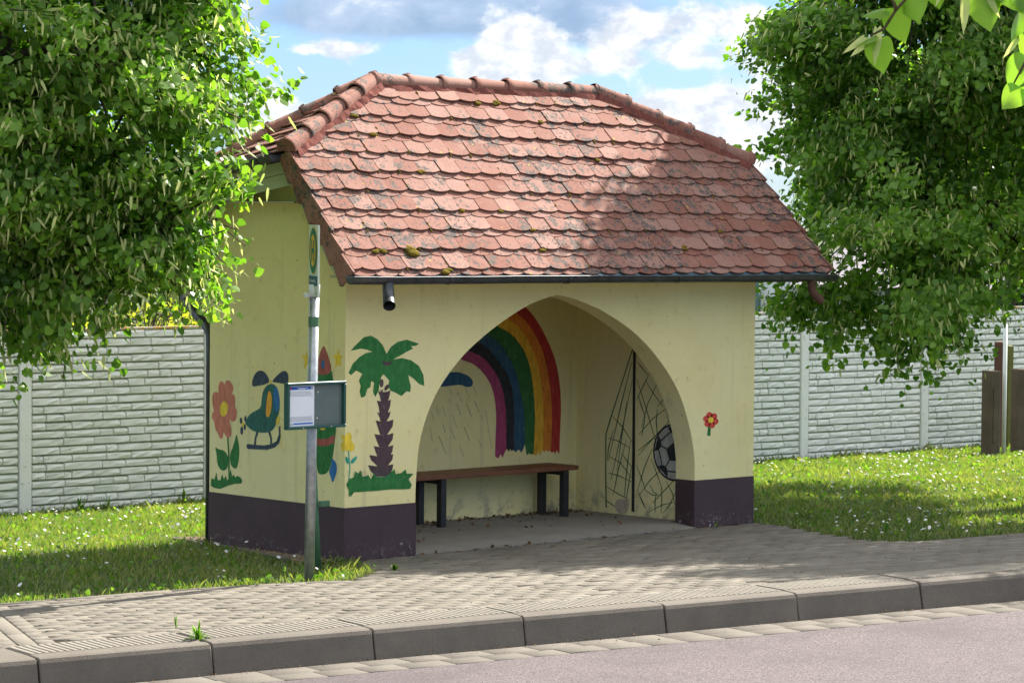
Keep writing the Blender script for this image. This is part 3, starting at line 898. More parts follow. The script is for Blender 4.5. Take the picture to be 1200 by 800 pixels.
# mortar bedding under the caps
bm = bmesh.new()
def bed_strip(a, b, w=.07, z=.006):
    a, b = Vector(a), Vector(b); d = (b-a).normalized(); s = d.cross(Vector((0, 0, 1))).normalized(); up = s.cross(d)
    prev = None
    for k in range(25):
        c = a+(b-a)*(k/24)
        q = [bm.verts.new(c+s*sx*(w+random.uniform(0, .018))+up*(z+hz+random.uniform(-.004, .004))) for sx, hz in ((-1, -.055), (-.85, .0), (.85, .0), (1, -.055))]
        if prev:
            for m in range(3): bm.faces.new((prev[m], prev[m+1], q[m+1], q[m]))
        prev = q
bed_strip((RX0, RY, RZ-.015), (RX1, RY, RZ-.015))
for a, b in (((RX0, RY, RZ), (EX0, HYF, HZ)), ((RX0, RY, RZ), (EX0, HYL, HZL)), ((RX1, RY, RZ), (HX1, HYF, HZ)), ((RX1, RY, RZ), (HX1, HYB, HZ))):
    bed_strip(a, b, .078, .006)
bmesh.ops.recalc_face_normals(bm, faces=bm.faces)
bm_obj("cap_mortar", bm, MAT['mortar'], roof)
# verge tiles: down-turned flaps stepping along the left and right verges, front and rear
def verge(name, key, x_at, side, s_to):
    (O, u, v, nrm), poly = PLANES[key]
    bm = bmesh.new(); n_ = 6; vals = []
    L = s_to/n_
    for k in range(n_):
        s0, s1 = k*L-.024, (k+1)*L-.006
        f0 = len(bm.faces); dx = random.uniform(-.002, .002); rv = random.random()
        pr_ = [(s0, .048), (s1, .020), (s1, -.092), (s0+.012, -.128), (s0, -.118)]
        for (x0,) in ((0,),):
            def P(x, q): return O+u*x+v*q[0]+nrm*q[1]
            A = [bm.verts.new(P(x_at(q[0])+dx+side*.018, q)) for q in pr_]; B = [bm.verts.new(P(x_at(q[0])+dx, q)) for q in pr_]
            bm.faces.new(A); bm.faces.new(list(reversed(B)))
            for m in range(5): bm.faces.new((A[m], B[m], B[(m+1) % 5], A[(m+1) % 5]))
        vals += [rv]*(len(bm.faces)-f0)
    bmesh.ops.recalc_face_normals(bm, faces=bm.faces)
    me = bpy.data.meshes.new(name); bm.to_mesh(me); bm.free(); set_face_attr(me, vals)
    link_mesh(name, me, MAT['tile'], roof)
sh = HS*SL
verge("verge_tiles", 'front', lambda s: -.004, -1, sh)
verge("verge_tiles", 'front', lambda s: (EX1-EX0)+(HX1-EX1)*max(s, 0)/sh+.004, 1, sh)
verge("verge_tiles", 'rear', lambda s: (EX1-EX0)+.004, 1, sh)
# bargeboards under the verges
for key, x0 in (('front', .03), ('front', EX1-EX0-.26), ('rear', EX1-EX0-.055)):
    (O, u, v, nrm), poly = PLANES[key]
    bm = bmesh.new()
    pr_ = [(-.02, -.05), (sh-.01, -.05), (sh-.01, -.155), (.115, -.175), (.03, -.115)]
    A = [bm.verts.new(O+u*x0+v*q[0]+nrm*q[1]) for q in pr_]; B = [bm.verts.new(O+u*(x0+.03)+v*q[0]+nrm*q[1]) for q in pr_]
    bm.faces.new(A); bm.faces.new(list(reversed(B)))
    for m in range(5): bm.faces.new((A[m], B[m], B[(m+1) % 5], A[(m+1) % 5]))
    bmesh.ops.recalc_face_normals(bm, faces=bm.faces)
    bm_obj("bargeboard", bm, MAT['board'], shelter)
# soffits, hip fascias
bm = bmesh.new()
box(bm, (EX0+.06, -.255, 1.985), (4.62, -.003, 2.0)); box(bm, (EX0+.06, D+.003, 1.985), (4.62, BY-.05, 2.0))
box(bm, (-.128, HYF+.03, 2.50), (-.003, HYB-.03, 2.512)); box(bm, (W+.003, HYF+.03, 2.64), (W+.15, HYB-.03, 2.655))
bm_obj("soffit", bm, MAT['soffit'], shelter)
for x0, x1, fall in ((-.155, -.131, .145), (W+.153, W+.177, 0)):
    bm = bmesh.new()
    box(bm, (x0, HYF+.035, 2.632), (x1, HYL-.09, 2.722), .003); box(bm, (x0, HYF+.035, 2.726), (x1, HYL-.09, 2.815), .003)
    for v in bm.verts: v.co.z -= fall*max(0, v.co.y-HYF)/(HYL-HYF)
    bm_obj("hip_fascia", bm, MAT['board'], shelter)
for x0 in (-.03, W+.006):
    bm = bmesh.new()
    for k in range(5): box(bm, (x0, D+.004, 1.80+k*.085), (x0+.022, BY-.09-k*.05, 1.88+k*.085), .003)
    bm_obj("gable_boarding", bm, MAT['soffit'], shelter)
# gutters
def gutter(name, a, b, r_, mat, thick=.004):
    bm = bmesh.new(); a, b = Vector(a), Vector(b); d = (b-a).normalized(); s = d.cross(Vector((0, 0, 1))).normalized(); up = s.cross(d)
    rings = []
    prof = [(math.cos(math.pi+math.pi*m/10)*r_, math.sin(math.pi+math.pi*m/10)*r_) for m in range(11)]
    prof = prof+[(r_+.006, .004), (r_+.002, .010), (r_-.004, .004)]+[(math.cos(-math.pi*m/10)*(r_-thick), math.sin(-math.pi*m/10)*(r_-thick)) for m in range(11)]+[(-r_+.002, .010), (-r_-.006, .006)]
    N = 13
    for k in range(N+1):
        c = a+(b-a)*(k/N)+up*random.uniform(-.0025, .0025)
        rings.append([bm.verts.new(c+s*x+up*z) for x, z in prof])
    for A, B in zip(rings, rings[1:]):
        for m in range(len(prof)):
            f = bm.faces.new((A[m], A[(m+1) % len(prof)], B[(m+1) % len(prof)], B[m])); f.smooth = True
    for ring in (rings[0], rings[-1]): bm.faces.new(ring[:11])
    for k in (2, 5, 8, 11):                             # bracket bands
        c = a+(b-a)*((k+.3)/N)
        P = [bm.verts.new(c+d*q+s*math.cos(math.pi+math.pi*m/10)*(r_+.005)+up*math.sin(math.pi+math.pi*m/10)*(r_+.005)) for q in (-.012, .012) for m in range(11)]
        for m in range(10): bm.faces.new((P[m], P[m+1], P[m+12], P[m+11]))
    bmesh.ops.recalc_face_normals(bm, faces=bm.faces)
    return bm_obj(name, bm, mat, shelter)
gf = gutter("gutter", (-.275, -.375, 1.992), (4.745, -.375, 1.974), .047, MAT['zinc'])
gr = gutter("gutter", (-.20, BY+.07, 1.975), (4.745, BY+.07, 1.985), .047, MAT['zinc'])
gl = gutter("gutter", (-.275, HYF+.06, 2.835), (-.275, HYL-.0, 2.835-.145), .05, MAT['zinc'])
grr = gutter("gutter", (HX1+.07, HYF+.06, 2.835), (HX1+.07, HYB-.0, 2.822), .05, MAT['zinc'])
bm = bmesh.new()
v = [bm.verts.new(p) for p in ((-.20, -.335, 1.978), (4.70, -.335, 1.955), (4.70, -.318, 2.018), (-.20, -.318, 2.018))]; bm.faces.new(v)
v2 = [bm.verts.new(p) for p in ((-.20, -.325, 1.978), (4.70, -.325, 1.955), (4.70, -.308, 2.018), (-.20, -.308, 2.018))]; bm.faces.new(list(reversed(v2)))
bm_obj("drip_strip", bm, MAT['zincpale'], shelter)
def spout(parent, pts, r_, mat):
    bm = bmesh.new()
    tube(bm, pts, r_, 14, False); tube(bm, list(reversed(pts)), [q*.9 for q in reversed(r_)], 14, False)
    return bm_obj("spout", bm, mat, parent)
spout(gf, [(.065, -.375, 1.955), (.065, -.378, 1.91), (.062, -.385, 1.875), (.045, -.41, 1.835), (.015, -.45, 1.80)], [.040, .040, .041, .042, .044], MAT['zinc'])
spout(gf, [(4.47, -.375, 1.94), (4.47, -.377, 1.885), (4.475, -.385, 1.85), (4.50, -.40, 1.81), (4.545, -.42, 1.775)], [.034, .033, .033, .033, .034], MAT['brownwood'])
bm = bmesh.new()
tube(bm, [(.10, BY+.07, 1.94), (.10, BY+.07, 1.83), (.09, BY+.03, 1.76), (.06, D+.13, 1.60), (.05, D+.06, 1.53), (.05, D+.055, 1.4), (.05, D+.055, -.05)], .036, 12, True)
bm_obj("downpipe", bm, MAT['zinc'], gr)
# moss cushions on the roof
bm = bmesh.new()
(O, u, v, nrm), poly = PLANES['front']
rm = random.Random(4)
mossy = [(.36, .155, .035), (.62, .13, .06), (.30, .15, .03), (1.9, .2, .03), (2.1, .0, .02), (2.25, 1.55, .045), (2.05, 1.56, .035), (.85, 1.2, .035), (.75, 1.45, .035), (1.3, .6, .03), (1.1, .85, .03), (3.4, .22, .04),
         (3.0, 1.0, .03), (2.6, 1.35, .03), (1.55, .55, .025), (1.9, .36, .03), (3.9, .42, .03), (.85, -.02, .04)]
mossy += [(rm.uniform(.1, 4.6), rm.uniform(0, 1.75), rm.uniform(.006, .016)) for _ in range(420)]
tw = .198
for (x, s, r_) in mossy:
    r_ *= .85
    k = round(s/(SL/10))
    if r_ < .025:
        x = (round(x/tw)+.5+.03*(k % 3))*tw+rm.uniform(-.004, .004); s = k*(SL/10)+rm.uniform(-.01, .07)
    else: s = k*(SL/10)+rm.uniform(-.015, .02)
    lo = 0
    if s > sh: lo = (s-sh)/(SL-sh)*(RX0-EX0)
    hi = EX1-EX0 if s < sh else (HX1-EX0)-(s-sh)/(SL-sh)*(HX1-RX1)
    if not lo+.05 < x < hi-.08: continue
    for q in range(1 if r_ < .02 else 3):
        c = O+u*(x+rm.uniform(-1, 1)*r_*.8*(q > 0))+v*(s+rm.uniform(-1, 1)*r_*.4)+nrm*.034
        res = bmesh.ops.create_icosphere(bm, subdivisions=2, radius=r_*rm.uniform(.6, 1))
        for vv in res['verts']:
            w_ = 1+rm.uniform(-.18, .18); p_ = vv.co*w_
            el_ = r_ < .02; vv.co = c+u*p_.x*(.6 if el_ else 1.3)+v*p_.y*(1.5 if el_ else .7)+nrm*p_.z*.42
ms = bm_obj("moss", bm, MAT['moss'], roof, smooth=True); ms["kind"] = "stuff"
# ================================================================== PAINTINGS ON THE WALLS (flat paint coats on the plaster)
class Crop:
    def __init__(s, x0, y0, k): s.x0, s.y0, s.k = x0, y0, k
    def __call__(s, p): return (s.x0+p[0]/s.k, s.y0+p[1]/s.k)
cA = Crop(235, 420, 4.708); cB = Crop(350, 390, 3.8125); cC = Crop(395, 380, 3.809); cD = Crop(490, 350, 4.0); cE = Crop(670, 390, 3.48); cF = Crop(800, 420, 3.81)
def wall_left(p, h): return onX(p[0], p[1], 0)+np.array([-h, 0, 0])
def wall_front(p, h): return onY(p[0], p[1], 0)+np.array([0, -h, 0])
def wall_back(p, h): return onY(p[0], p[1], IY)+np.array([0, -h, 0])
def wall_right(p, h): return onX(p[0], p[1], IX1)+np.array([-h, 0, 0])
jr = random.Random(9)
def chaikin(P, n=1, closed=True):
    for _ in range(n):
        Q = []
        for i in range(len(P) if closed else len(P)-1):
            a, b = P[i], P[(i+1) % len(P)]
            Q += [(a[0]*.75+b[0]*.25, a[1]*.75+b[1]*.25), (a[0]*.25+b[0]*.75, a[1]*.25+b[1]*.75)]
        P = Q if closed else [P[0]]+Q+[P[-1]]
    return P
def paint(bm, wall, crop, P, h=.003, mi=0, smooth=0, corner=None):
    if smooth: P = chaikin(P, smooth)
    P = [crop(p) for p in P]
    parts = [(wall, P)]
    if corner is not None:
        parts = [(wall_left, clip_poly(P, 1, 0, corner)), (wall_front, clip_poly(P, -1, 0, -corner))]
    for w, Q in parts:
        if len(Q) < 3: continue
        vs = [bm.verts.new(w(p, h*.45)) for p in Q]
        try: f = bm.faces.new(vs)
        except ValueError: continue
        f.material_index = mi
        tri(bm, f)
def ell(cx, cy, rx, ry, rot=0, n=18):
    c, s = math.cos(rot), math.sin(rot)
    return [(cx+rx*math.cos(t)*c-ry*math.sin(t)*s, cy+rx*math.cos(t)*s+ry*math.sin(t)*c) for t in [2*math.pi*i/n for i in range(n)]]
def stroke(P, w, taper=False):
    L = []; Rr = []
    for i, p in enumerate(P):
        a, b = P[max(i-1, 0)], P[min(i+1, len(P)-1)]
        dx, dy = b[0]-a[0], b[1]-a[1]; m = math.hypot(dx, dy) or 1
        q = w/2*(.45 if taper and i in (0, len(P)-1) else 1)*jr.uniform(.85, 1.15)
        L.append((p[0]-dy/m*q, p[1]+dx/m*q)); Rr.append((p[0]+dy/m*q, p[1]-dx/m*q))
    return L+Rr[::-1]
PAL = {k: mat_paint("mural_"+k, tuple(min(.8, x*1.3) for x in c)) for k, c in {
    'green': (.012, .115, .020), 'salmon': (.42, .135, .085), 'yellow': (.62, .42, .025), 'petrol': (.012, .085, .065), 'navy': (.022, .038, .060),
    'blue': (.012, .105, .26), 'orange': (.60, .27, .02), 'brickred': (.26, .065, .045), 'darkbrown': (.050, .028, .032), 'teal': (.03, .25, .17),
    'red': (.33, .022, .018), 'rainorange': (.52, .16, .015), 'rainyellow': (.55, .30, .02), 'raingreen': (.018, .10, .022), 'rainblue': (.015, .060, .105), 'black': (.012, .013, .017),
    'pink': (.26, .035, .095), 'netgreen': (.03, .085, .030), 'grey': (.30, .29, .26), 'rain': (.055, .075, .095), 'daubred': (.46, .045, .025), 'bare': (.36, .30, .22), 'white': (.7, .7, .68)}.items()}
def mural(name, parent, colours, items, label=None):
    """items: (wall, crop, polygon, colour, height, smooth[, corner])"""
    bm = bmesh.new(); names = list(colours)
    for it in items:
        wall, crop, P, col, h, sm = it[:6]
        paint(bm, wall, crop, P, h, names.index(col), sm, it[6] if len(it) > 6 else None)
    bmesh.ops.recalc_face_normals(bm, faces=bm.faces)
    o = bm_obj(name, bm, [PAL[c] for c in names], parent)
    if label: o['label'] = label
    return o
L_ = wall_left
# salmon flower, left wall
mural("painted_flower", shelter, ['salmon', 'yellow', 'green'], [
    (L_, cA, stroke([(150, 420), (156, 520), (158, 672)], 9), 'green', .002, 0),
    (L_, cA, [(80, 485), (100, 500), (130, 505), (152, 535), (155, 570), (148, 605), (125, 620), (105, 605), (92, 575), (90, 530)], 'green', .003, 1),
    (L_, cA, [(200, 410), (207, 450), (215, 490), (213, 550), (205, 590), (195, 610), (172, 595), (162, 560), (165, 520), (185, 470)], 'green', .003, 1),
    (L_, cA, [(57, 700), (60, 660), (78, 665), (88, 625), (95, 668), (110, 672), (120, 636), (130, 665), (140, 645), (148, 672), (158, 655), (167, 610), (175, 650), (185, 640), (192, 655), (205, 645), (222, 655), (231, 672), (225, 688), (190, 690), (150, 700), (110, 718), (75, 712)], 'green', .004, 0),
    (L_, cA, [(112, 122), (125, 130), (133, 145), (140, 122), (155, 118), (175, 138), (183, 170), (172, 198), (188, 200), (193, 230), (190, 262), (203, 290), (200, 325), (185, 350), (165, 340), (158, 332), (170, 380), (172, 415), (160, 438), (145, 435), (133, 415), (128, 400), (122, 440), (108, 443), (95, 410), (82, 390), (75, 340), (62, 330), (65, 300), (75, 290), (66, 250), (65, 210), (72, 185), (90, 182), (100, 195), (98, 150)], 'salmon', .003, 1),
    (L_, cA, ell(130, 277, 22, 42, .1), 'yellow', .004, 0)], "painted salmon flower with yellow centre on grass")
bits = [
    (L_, cA, [(385, 128), (365, 85), (345, 67), (320, 66), (300, 85), (287, 115), (284, 145), (290, 155), (320, 150), (355, 143)], 'navy', .003, 1),
    (L_, cA, [(392, 128), (420, 95), (450, 70), (470, 67), (484, 85), (487, 115), (480, 138), (455, 138), (420, 132)], 'navy', .003, 1),
    (L_, cA, ell(388, 128, 5, 10), 'yellow', .004, 0),
    (L_, cA, [(388, 138), (410, 143), (428, 170), (438, 220), (438, 270), (430, 320), (420, 360), (400, 395), (370, 408), (330, 408), (290, 400), (260, 375), (245, 355), (255, 330), (280, 300), (310, 285), (335, 268), (338, 220), (345, 180), (362, 150)], 'petrol', .003, 1),
    (L_, cA, [(408, 148), (425, 165), (437, 210), (438, 250), (431, 280), (415, 300), (404, 260), (403, 200)], 'blue', .004, 1),
    (L_, cA, [(380, 178), (390, 188), (395, 220), (392, 270), (385, 310), (372, 325), (361, 315), (362, 270), (368, 220), (373, 188)], 'orange', .004, 1),
    (L_, cA, stroke([(315, 403), (304, 440), (300, 478)], 11), 'navy', .0035, 0), (L_, cA, stroke([(380, 403), (390, 440), (390, 476)], 11), 'navy', .0035, 0),
    (L_, cA, [(255, 475), (262, 470), (300, 475), (350, 478), (390, 472), (420, 455), (432, 420), (433, 372), (441, 372), (443, 430), (435, 465), (410, 490), (370, 502), (310, 500), (262, 498), (255, 490)], 'navy', .004, 0),
    (L_, cA, ell(224, 342, 7, 18), 'navy', .003, 0), (L_, cA, ell(248, 330, 6, 16, .1), 'navy', .003, 0), (L_, cA, ell(228, 397, 8, 23), 'navy', .003, 0), (L_, cA, ell(245, 377, 6, 17), 'navy', .003, 0), (L_, cA, ell(235, 362, 6, 14), 'yellow', .004, 0),
    (L_, cA, [(430, 310), (437, 330), (430, 358), (416, 366), (420, 335)], 'yellow', .0045, 0)]
for a, b in (((440, 295), (474, 272)), ((436, 320), (470, 352)), ((430, 345), (456, 382)), ((430, 356), (424, 388)), ((440, 398), (450, 490))): bits.append((L_, cA, stroke([a, b], 5, True), 'yellow', .004, 0))
mural("painted_helicopter", shelter, ['petrol', 'navy', 'yellow', 'blue', 'orange'], bits, "painted petrol green helicopter with navy rotor blades")
star = [(178, 70), (184, 100), (198, 103), (188, 120), (190, 150), (177, 138), (163, 160), (165, 120), (152, 100), (170, 98)]
mural("painted_rocket", shelter, ['green', 'brickred', 'blue', 'yellow'], [
    (L_, cB, [(84, 160), (82, 230), (79, 300), (77, 400), (76, 460), (76, 520), (79, 580), (85, 620), (95, 632), (120, 630), (138, 612), (152, 560), (160, 500), (166, 450), (168, 420), (165, 340), (160, 260), (155, 215), (148, 158)], 'green', .002, 1),
    (L_, cB, [(112, 52), (95, 90), (85, 130), (83, 165), (88, 185), (115, 188), (140, 180), (148, 158), (138, 120), (125, 80)], 'brickred', .003, 1),
    (L_, cB, ell(109, 140, 7, 20), 'blue', .004, 0), (L_, cB, ell(110, 222, 9, 11), 'blue', .003, 0), (L_, cB, ell(115, 330, 14, 14), 'yellow', .003, 0), (L_, cB, ell(107, 420, 14, 14), 'yellow', .003, 0),
    (L_, cB, [(76, 466), (100, 475), (130, 470), (164, 453), (160, 490), (130, 503), (100, 506), (76, 498)], 'brickred', .003, 0),
    (L_, cB, [(148, 558), (160, 568), (170, 585), (172, 610), (165, 640), (152, 672), (146, 650), (137, 625), (138, 610), (147, 590)], 'blue', .003, 1),
    (L_, cB, [(70, 560), (48, 570), (36, 585), (33, 605), (45, 640), (58, 672), (66, 640), (72, 610)], 'blue', .003, 1),
    (L_, cB, star, 'yellow', .003, 0), (L_, cB, [(p[0]-138, p[1]+2) for p in star], 'yellow', .003, 0)], "painted green rocket with red nose between two yellow stars")
mural("painted_flower", shelter, ['yellow', 'teal'], [
    (wall_front, cC, stroke([(50, 560), (57, 640), (52, 692)], 5), 'teal', .003, 0),
    (wall_front, cC, [(35, 588), (45, 590), (55, 608), (50, 625), (38, 615)], 'teal', .0035, 1), (wall_front, cC, [(92, 583), (85, 605), (68, 622), (58, 618), (65, 600)], 'teal', .0035, 1),
    (None, cC, [(22, 487), (35, 500), (45, 482), (60, 483), (66, 505), (60, 515), (78, 538), (76, 560), (58, 567), (40, 560), (20, 568), (17, 532), (30, 520), (18, 500)], 'yellow', .004, 1, 403.6)],
    "small painted yellow flower wrapping round the wall corner")
Fr = wall_front
crown = [(60, 118), (80, 95), (118, 58), (150, 50), (180, 66), (205, 95), (220, 132), (240, 100), (270, 78), (310, 68), (365, 86), (352, 95), (330, 97), (338, 108), (305, 125), (280, 140), (250, 156), (290, 150), (330, 160), (365, 185), (385, 225), (389, 274), (365, 265), (345, 245), (318, 226), (322, 250), (329, 275), (326, 302), (310, 298), (287, 319), (262, 305), (240, 296), (228, 280), (232, 250), (208, 222), (198, 232), (190, 255), (185, 295), (170, 324), (160, 300), (165, 260), (152, 252), (148, 280), (135, 287), (125, 320), (107, 327), (100, 300), (105, 275), (97, 250), (112, 220), (85, 205), (62, 226), (51, 216), (70, 175), (100, 145), (128, 128), (158, 122), (130, 112), (105, 108), (88, 112)]
segs = [(285, 306, 187, 207, 190, 204), (293, 347, 182, 238, 195, 225), (335, 402, 177, 240, 190, 222), (388, 432, 178, 238, 193, 220), (424, 492, 172, 251, 192, 222), (484, 546, 166, 251, 188, 225), (538, 602, 163, 250, 185, 225), (578, 632, 143, 250, 180, 224), (623, 678, 138, 250, 172, 226)]
pal = [(Fr, cC, [(a, t0+4), (a+.3*(b-a), t0+9), (a+.7*(b-a), t0+7), (b, t0), (b-4, t0+(t1-t0)*.45), (d_, t1), (c_, t1), (a+9, t0+(t1-t0)*.5)], 'darkbrown', .0042+.0002*i, 0) for i, (t0, t1, a, b, c_, d_) in enumerate(segs)]
pal += [(Fr, cC, ell(198, 262, 9, 19, .05), 'darkbrown', .004, 0), (Fr, cC, ell(221, 281, 8, 16, .6), 'darkbrown', .004, 0), (Fr, cC, [(199, 163), (222, 166), (244, 164), (240, 180), (220, 187), (203, 178)], 'darkbrown', .0045, 1)]
mural("painted_palm_tree", shelter, ['green', 'darkbrown', 'petrol'], [(Fr, cC, crown, 'green', .003, 0),
    (Fr, cC, [(40, 715), (52, 690), (75, 680), (80, 655), (95, 665), (105, 650), (112, 680), (140, 672), (150, 690), (165, 660), (175, 680), (215, 680), (255, 645), (262, 668), (285, 662), (305, 646), (310, 665), (340, 665), (318, 690), (333, 715), (325, 733), (290, 735), (240, 735), (170, 742), (120, 745), (75, 748), (60, 768), (50, 762), (52, 740)], 'green', .0065, 0)]
    + pal + [(Fr, cC, stroke([(x, 650+jr.uniform(0, 15)), (x+jr.uniform(-6, 6), 690)], 3, True), 'petrol', .0075, 0) for x in range(72, 280, 13)], "painted palm tree with green fronds and dark notched trunk")
# small red flower on the right pier
fl = [(Fr, cF, stroke([(120, 295), (116, 344)], 13), 'green', .003, 0)]
for k in range(6):
    a = k*math.pi/3+.25; fl.append((Fr, cF, ell(125+21*math.cos(a), 274+23*math.sin(a), 14, 14), 'daubred', .004, 0))
fl.append((Fr, cF, ell(125, 274, 12, 13), 'yellow', .005, 0))
mural("painted_flower", shelter, ['daubred', 'green', 'yellow'], fl, "small painted red flower on the right pier")
# rainbow with rain cloud, back wall
Bk = wall_back
edges = [
    [(330, -95), (430, -20), (512, 45), (560, 105), (610, 200), (645, 290), (665, 400), (670, 520), (664, 640), (662, 722)],
    [(280, -60), (385, 12), (468, 72), (520, 120), (570, 210), (600, 300), (620, 420), (628, 540), (624, 640), (622, 718)],
    [(240, -30), (340, 40), (425, 95), (480, 140), (530, 220), (560, 300), (580, 400), (588, 540), (586, 640), (585, 708)],
    [(190, 30), (290, 80), (375, 130), (440, 165), (490, 230), (520, 300), (535, 380), (548, 520), (545, 640), (540, 728)],
    [(150, 70), (250, 125), (330, 170), (385, 210), (430, 280), (460, 350), (480, 440), (497, 540), (499, 620), (500, 680)],
    [(115, 120), (210, 165), (295, 205), (345, 250), (390, 310), (425, 370), (445, 440), (450, 550), (449, 640), (450, 712)],
    [(70, 175), (160, 210), (250, 250), (300, 270), (345, 320), (380, 380), (400, 440), (412, 540), (412, 630), (412, 706)],
    [(40, 225), (130, 255), (215, 290), (260, 305), (305, 345), (340, 400), (360, 470), (366, 560), (362, 650), (360, 736)]]
cols = ['red', 'rainorange', 'rainyellow', 'raingreen', 'rainblue', 'black', 'pink']
rb = []
for i, c_ in enumerate(cols):
    A, B_ = edges[i], edges[i+1]
    end = [(A[-1][0]+(B_[-1][0]-A[-1][0])*k/6, max(A[-1][1], B_[-1][1])+jr.uniform(-14, 10)) for k in range(1, 6)]
    A = chaikin(A, 1, False); B_ = chaikin(B_, 1, False)
    rb.append((Bk, cD, A+end+B_[::-1], c_, .003+.0003*i, 0))
mural("painted_rainbow", shelter, cols, rb, "painted rainbow in seven bands on the back wall")
cl = [(Bk, cD, [(120, 412), (60, 408), (40, 385), (70, 355), (130, 340), (165, 345), (185, 342), (225, 355), (250, 372), (258, 395), (250, 412), (225, 414), (200, 402), (160, 406)], 'rainblue', .003, 1)]
for a, b in (((145, 415), (160, 450)), ((180, 490), (200, 545)), ((160, 545), (183, 607)), ((113, 500), (128, 548)), ((143, 468), (151, 490)), ((115, 585), (127, 627)), ((95, 640), (130, 725)), ((185, 435), (204, 482)), ((150, 605), (175, 660)), ((220, 415), (240, 470)), ((225, 490), (252, 555)), ((215, 600), (240, 665)), ((258, 410), (272, 448)), ((265, 480), (285, 530)), ((190, 680), (215, 742)), ((280, 655), (300, 700)), ((55, 600), (66, 668)), ((62, 530), (75, 575)), ((315, 520), (345, 700)), ((85, 500), (95, 545))):
    cl.append((Bk, cD, stroke([a, b], 4.5 if jr.random() < .5 else 3, True), 'rain', .003, 0))
mural("painted_rain_cloud", shelter, ['rainblue', 'rain'], cl, "painted dark blue cloud with slanting rain strokes")
# goal net and football, right inner wall
Rw = wall_right
nt = [(Rw, cE, stroke([(257, 60), (254, 300), (253, 500), (250, 728)], 12), 'black', .005, 0),
      (Rw, cE, stroke([(250, 62), (200, 220), (160, 345), (140, 412), (139, 560), (141, 712)], 4.5), 'netgreen', .004, 0)]
for q in ((165, 338, 205, 380, 250, 448), (148, 428, 190, 440, 240, 470), (205, 490, 225, 520, 248, 548), (147, 570, 190, 580, 245, 606), (142, 625, 190, 655, 236, 680), (140, 680, 160, 695, 180, 710), (170, 395, 150, 470, 146, 520),
          (245, 118, 200, 300, 150, 520), (248, 190, 205, 400, 160, 600), (225, 280, 205, 420, 185, 560), (240, 440, 225, 560, 215, 668), (222, 440, 190, 560, 170, 660), (245, 540, 232, 620, 220, 700), (150, 500, 200, 530, 245, 590),
          (320, 160, 290, 220, 265, 272), (352, 198, 310, 290, 285, 385), (395, 300, 330, 350, 275, 412), (412, 345, 350, 410, 270, 500), (265, 185, 305, 310, 355, 482), (268, 118, 285, 140, 312, 172), (272, 250, 285, 300, 300, 342), (350, 300, 375, 270, 380, 225), (330, 470, 300, 540, 268, 642), (355, 470, 345, 360, 350, 310), (325, 512, 350, 580, 372, 642), (370, 552, 320, 600, 275, 662), (265, 540, 285, 590, 302, 642), (300, 640, 330, 660, 362, 662), (345, 652, 340, 690, 341, 732), (365, 630, 368, 680, 364, 735), (425, 592, 380, 640, 330, 692), (415, 690, 370, 700, 308, 732), (385, 602, 410, 650, 422, 700), (428, 642, 400, 700, 372, 735), (300, 340, 290, 400, 285, 420), (270, 480, 320, 440, 360, 400), (300, 190, 330, 240, 372, 300), (385, 310, 392, 330, 395, 360), (268, 640, 290, 690, 300, 715), (320, 620, 335, 650, 350, 655)):
    nt.append((Rw, cE, chaikin(stroke([(q[0], q[1]), (q[2], q[3]), (q[4], q[5])], 4.2, True), 0), 'netgreen', .004, 0))
nt.append((Rw, cE, [(197, 672), (178, 688), (176, 712), (192, 736), (222, 738), (236, 708), (232, 668), (216, 680)], 'bare', .0055, 1))
mural("painted_goal_net", shelter, ['black', 'netgreen', 'bare'], nt, "painted goal post with dark green net on the inner wall")
c0 = wall_right(cE((418, 487)), 0); bm = bmesh.new()
rb_ = abs(wall_right(cE((418, 370)), 0)[2]-c0[2])
def disc(cy, cz, r_, h, mi, n=28, ph0=0, cl=True):
    P = []
    for k in range(n):
        a = ph0+2*math.pi*k/n; y, z = cy+r_*math.cos(a), cz+r_*math.sin(a)
        P.append((y, z))
    vs = [bm.verts.new((IX1-h, y, z)) for y, z in P]; f = bm.faces.new(vs); f.material_index = mi
disc(c0[1], c0[2], rb_, .006, 0); disc(c0[1], c0[2], rb_*.93, .0066, 1)
disc(c0[1], c0[2], rb_*.36, .0072, 0, 5, math.pi/2)
for k in range(5):
    a = math.pi/2+2*math.pi*k/5+math.pi/5*0
    P = [(.93, -.26), (.93, .26), (.72, .20), (.62, 0), (.72, -.20)]
    vs = []
    for r_, q in P: vs.append(bm.verts.new((IX1-.0072, c0[1]+rb_*r_*math.cos(a+q*1.25), c0[2]+rb_*r_*math.sin(a+q*1.25))))
    bm.faces.new(vs).material_index = 0
    for (r0, a0, r1, a1) in ((.36, a, .62, a), (.72, a+.25, .72, a+2*math.pi/5-.25)):
        p0 = np.array([math.cos(a0), math.sin(a0)])*r0*rb_; p1 = np.array([math.cos(a1), math.sin(a1)])*r1*rb_
        d = (p1-p0)/np.linalg.norm(p1-p0); nn_ = np.array([-d[1], d[0]])*.006
        vs = [bm.verts.new((IX1-.0074, c0[1]+p[0], c0[2]+p[1])) for p in (p0-nn_, p1-nn_, p1+nn_, p0+nn_)]
        bm.faces.new(vs).material_index = 0
bmesh.ops.recalc_face_normals(bm, faces=bm.faces)
o = bm_obj("painted_football", bm, [PAL['black'], PAL['grey']], shelter); o['label'] = "painted black and grey football in the net"
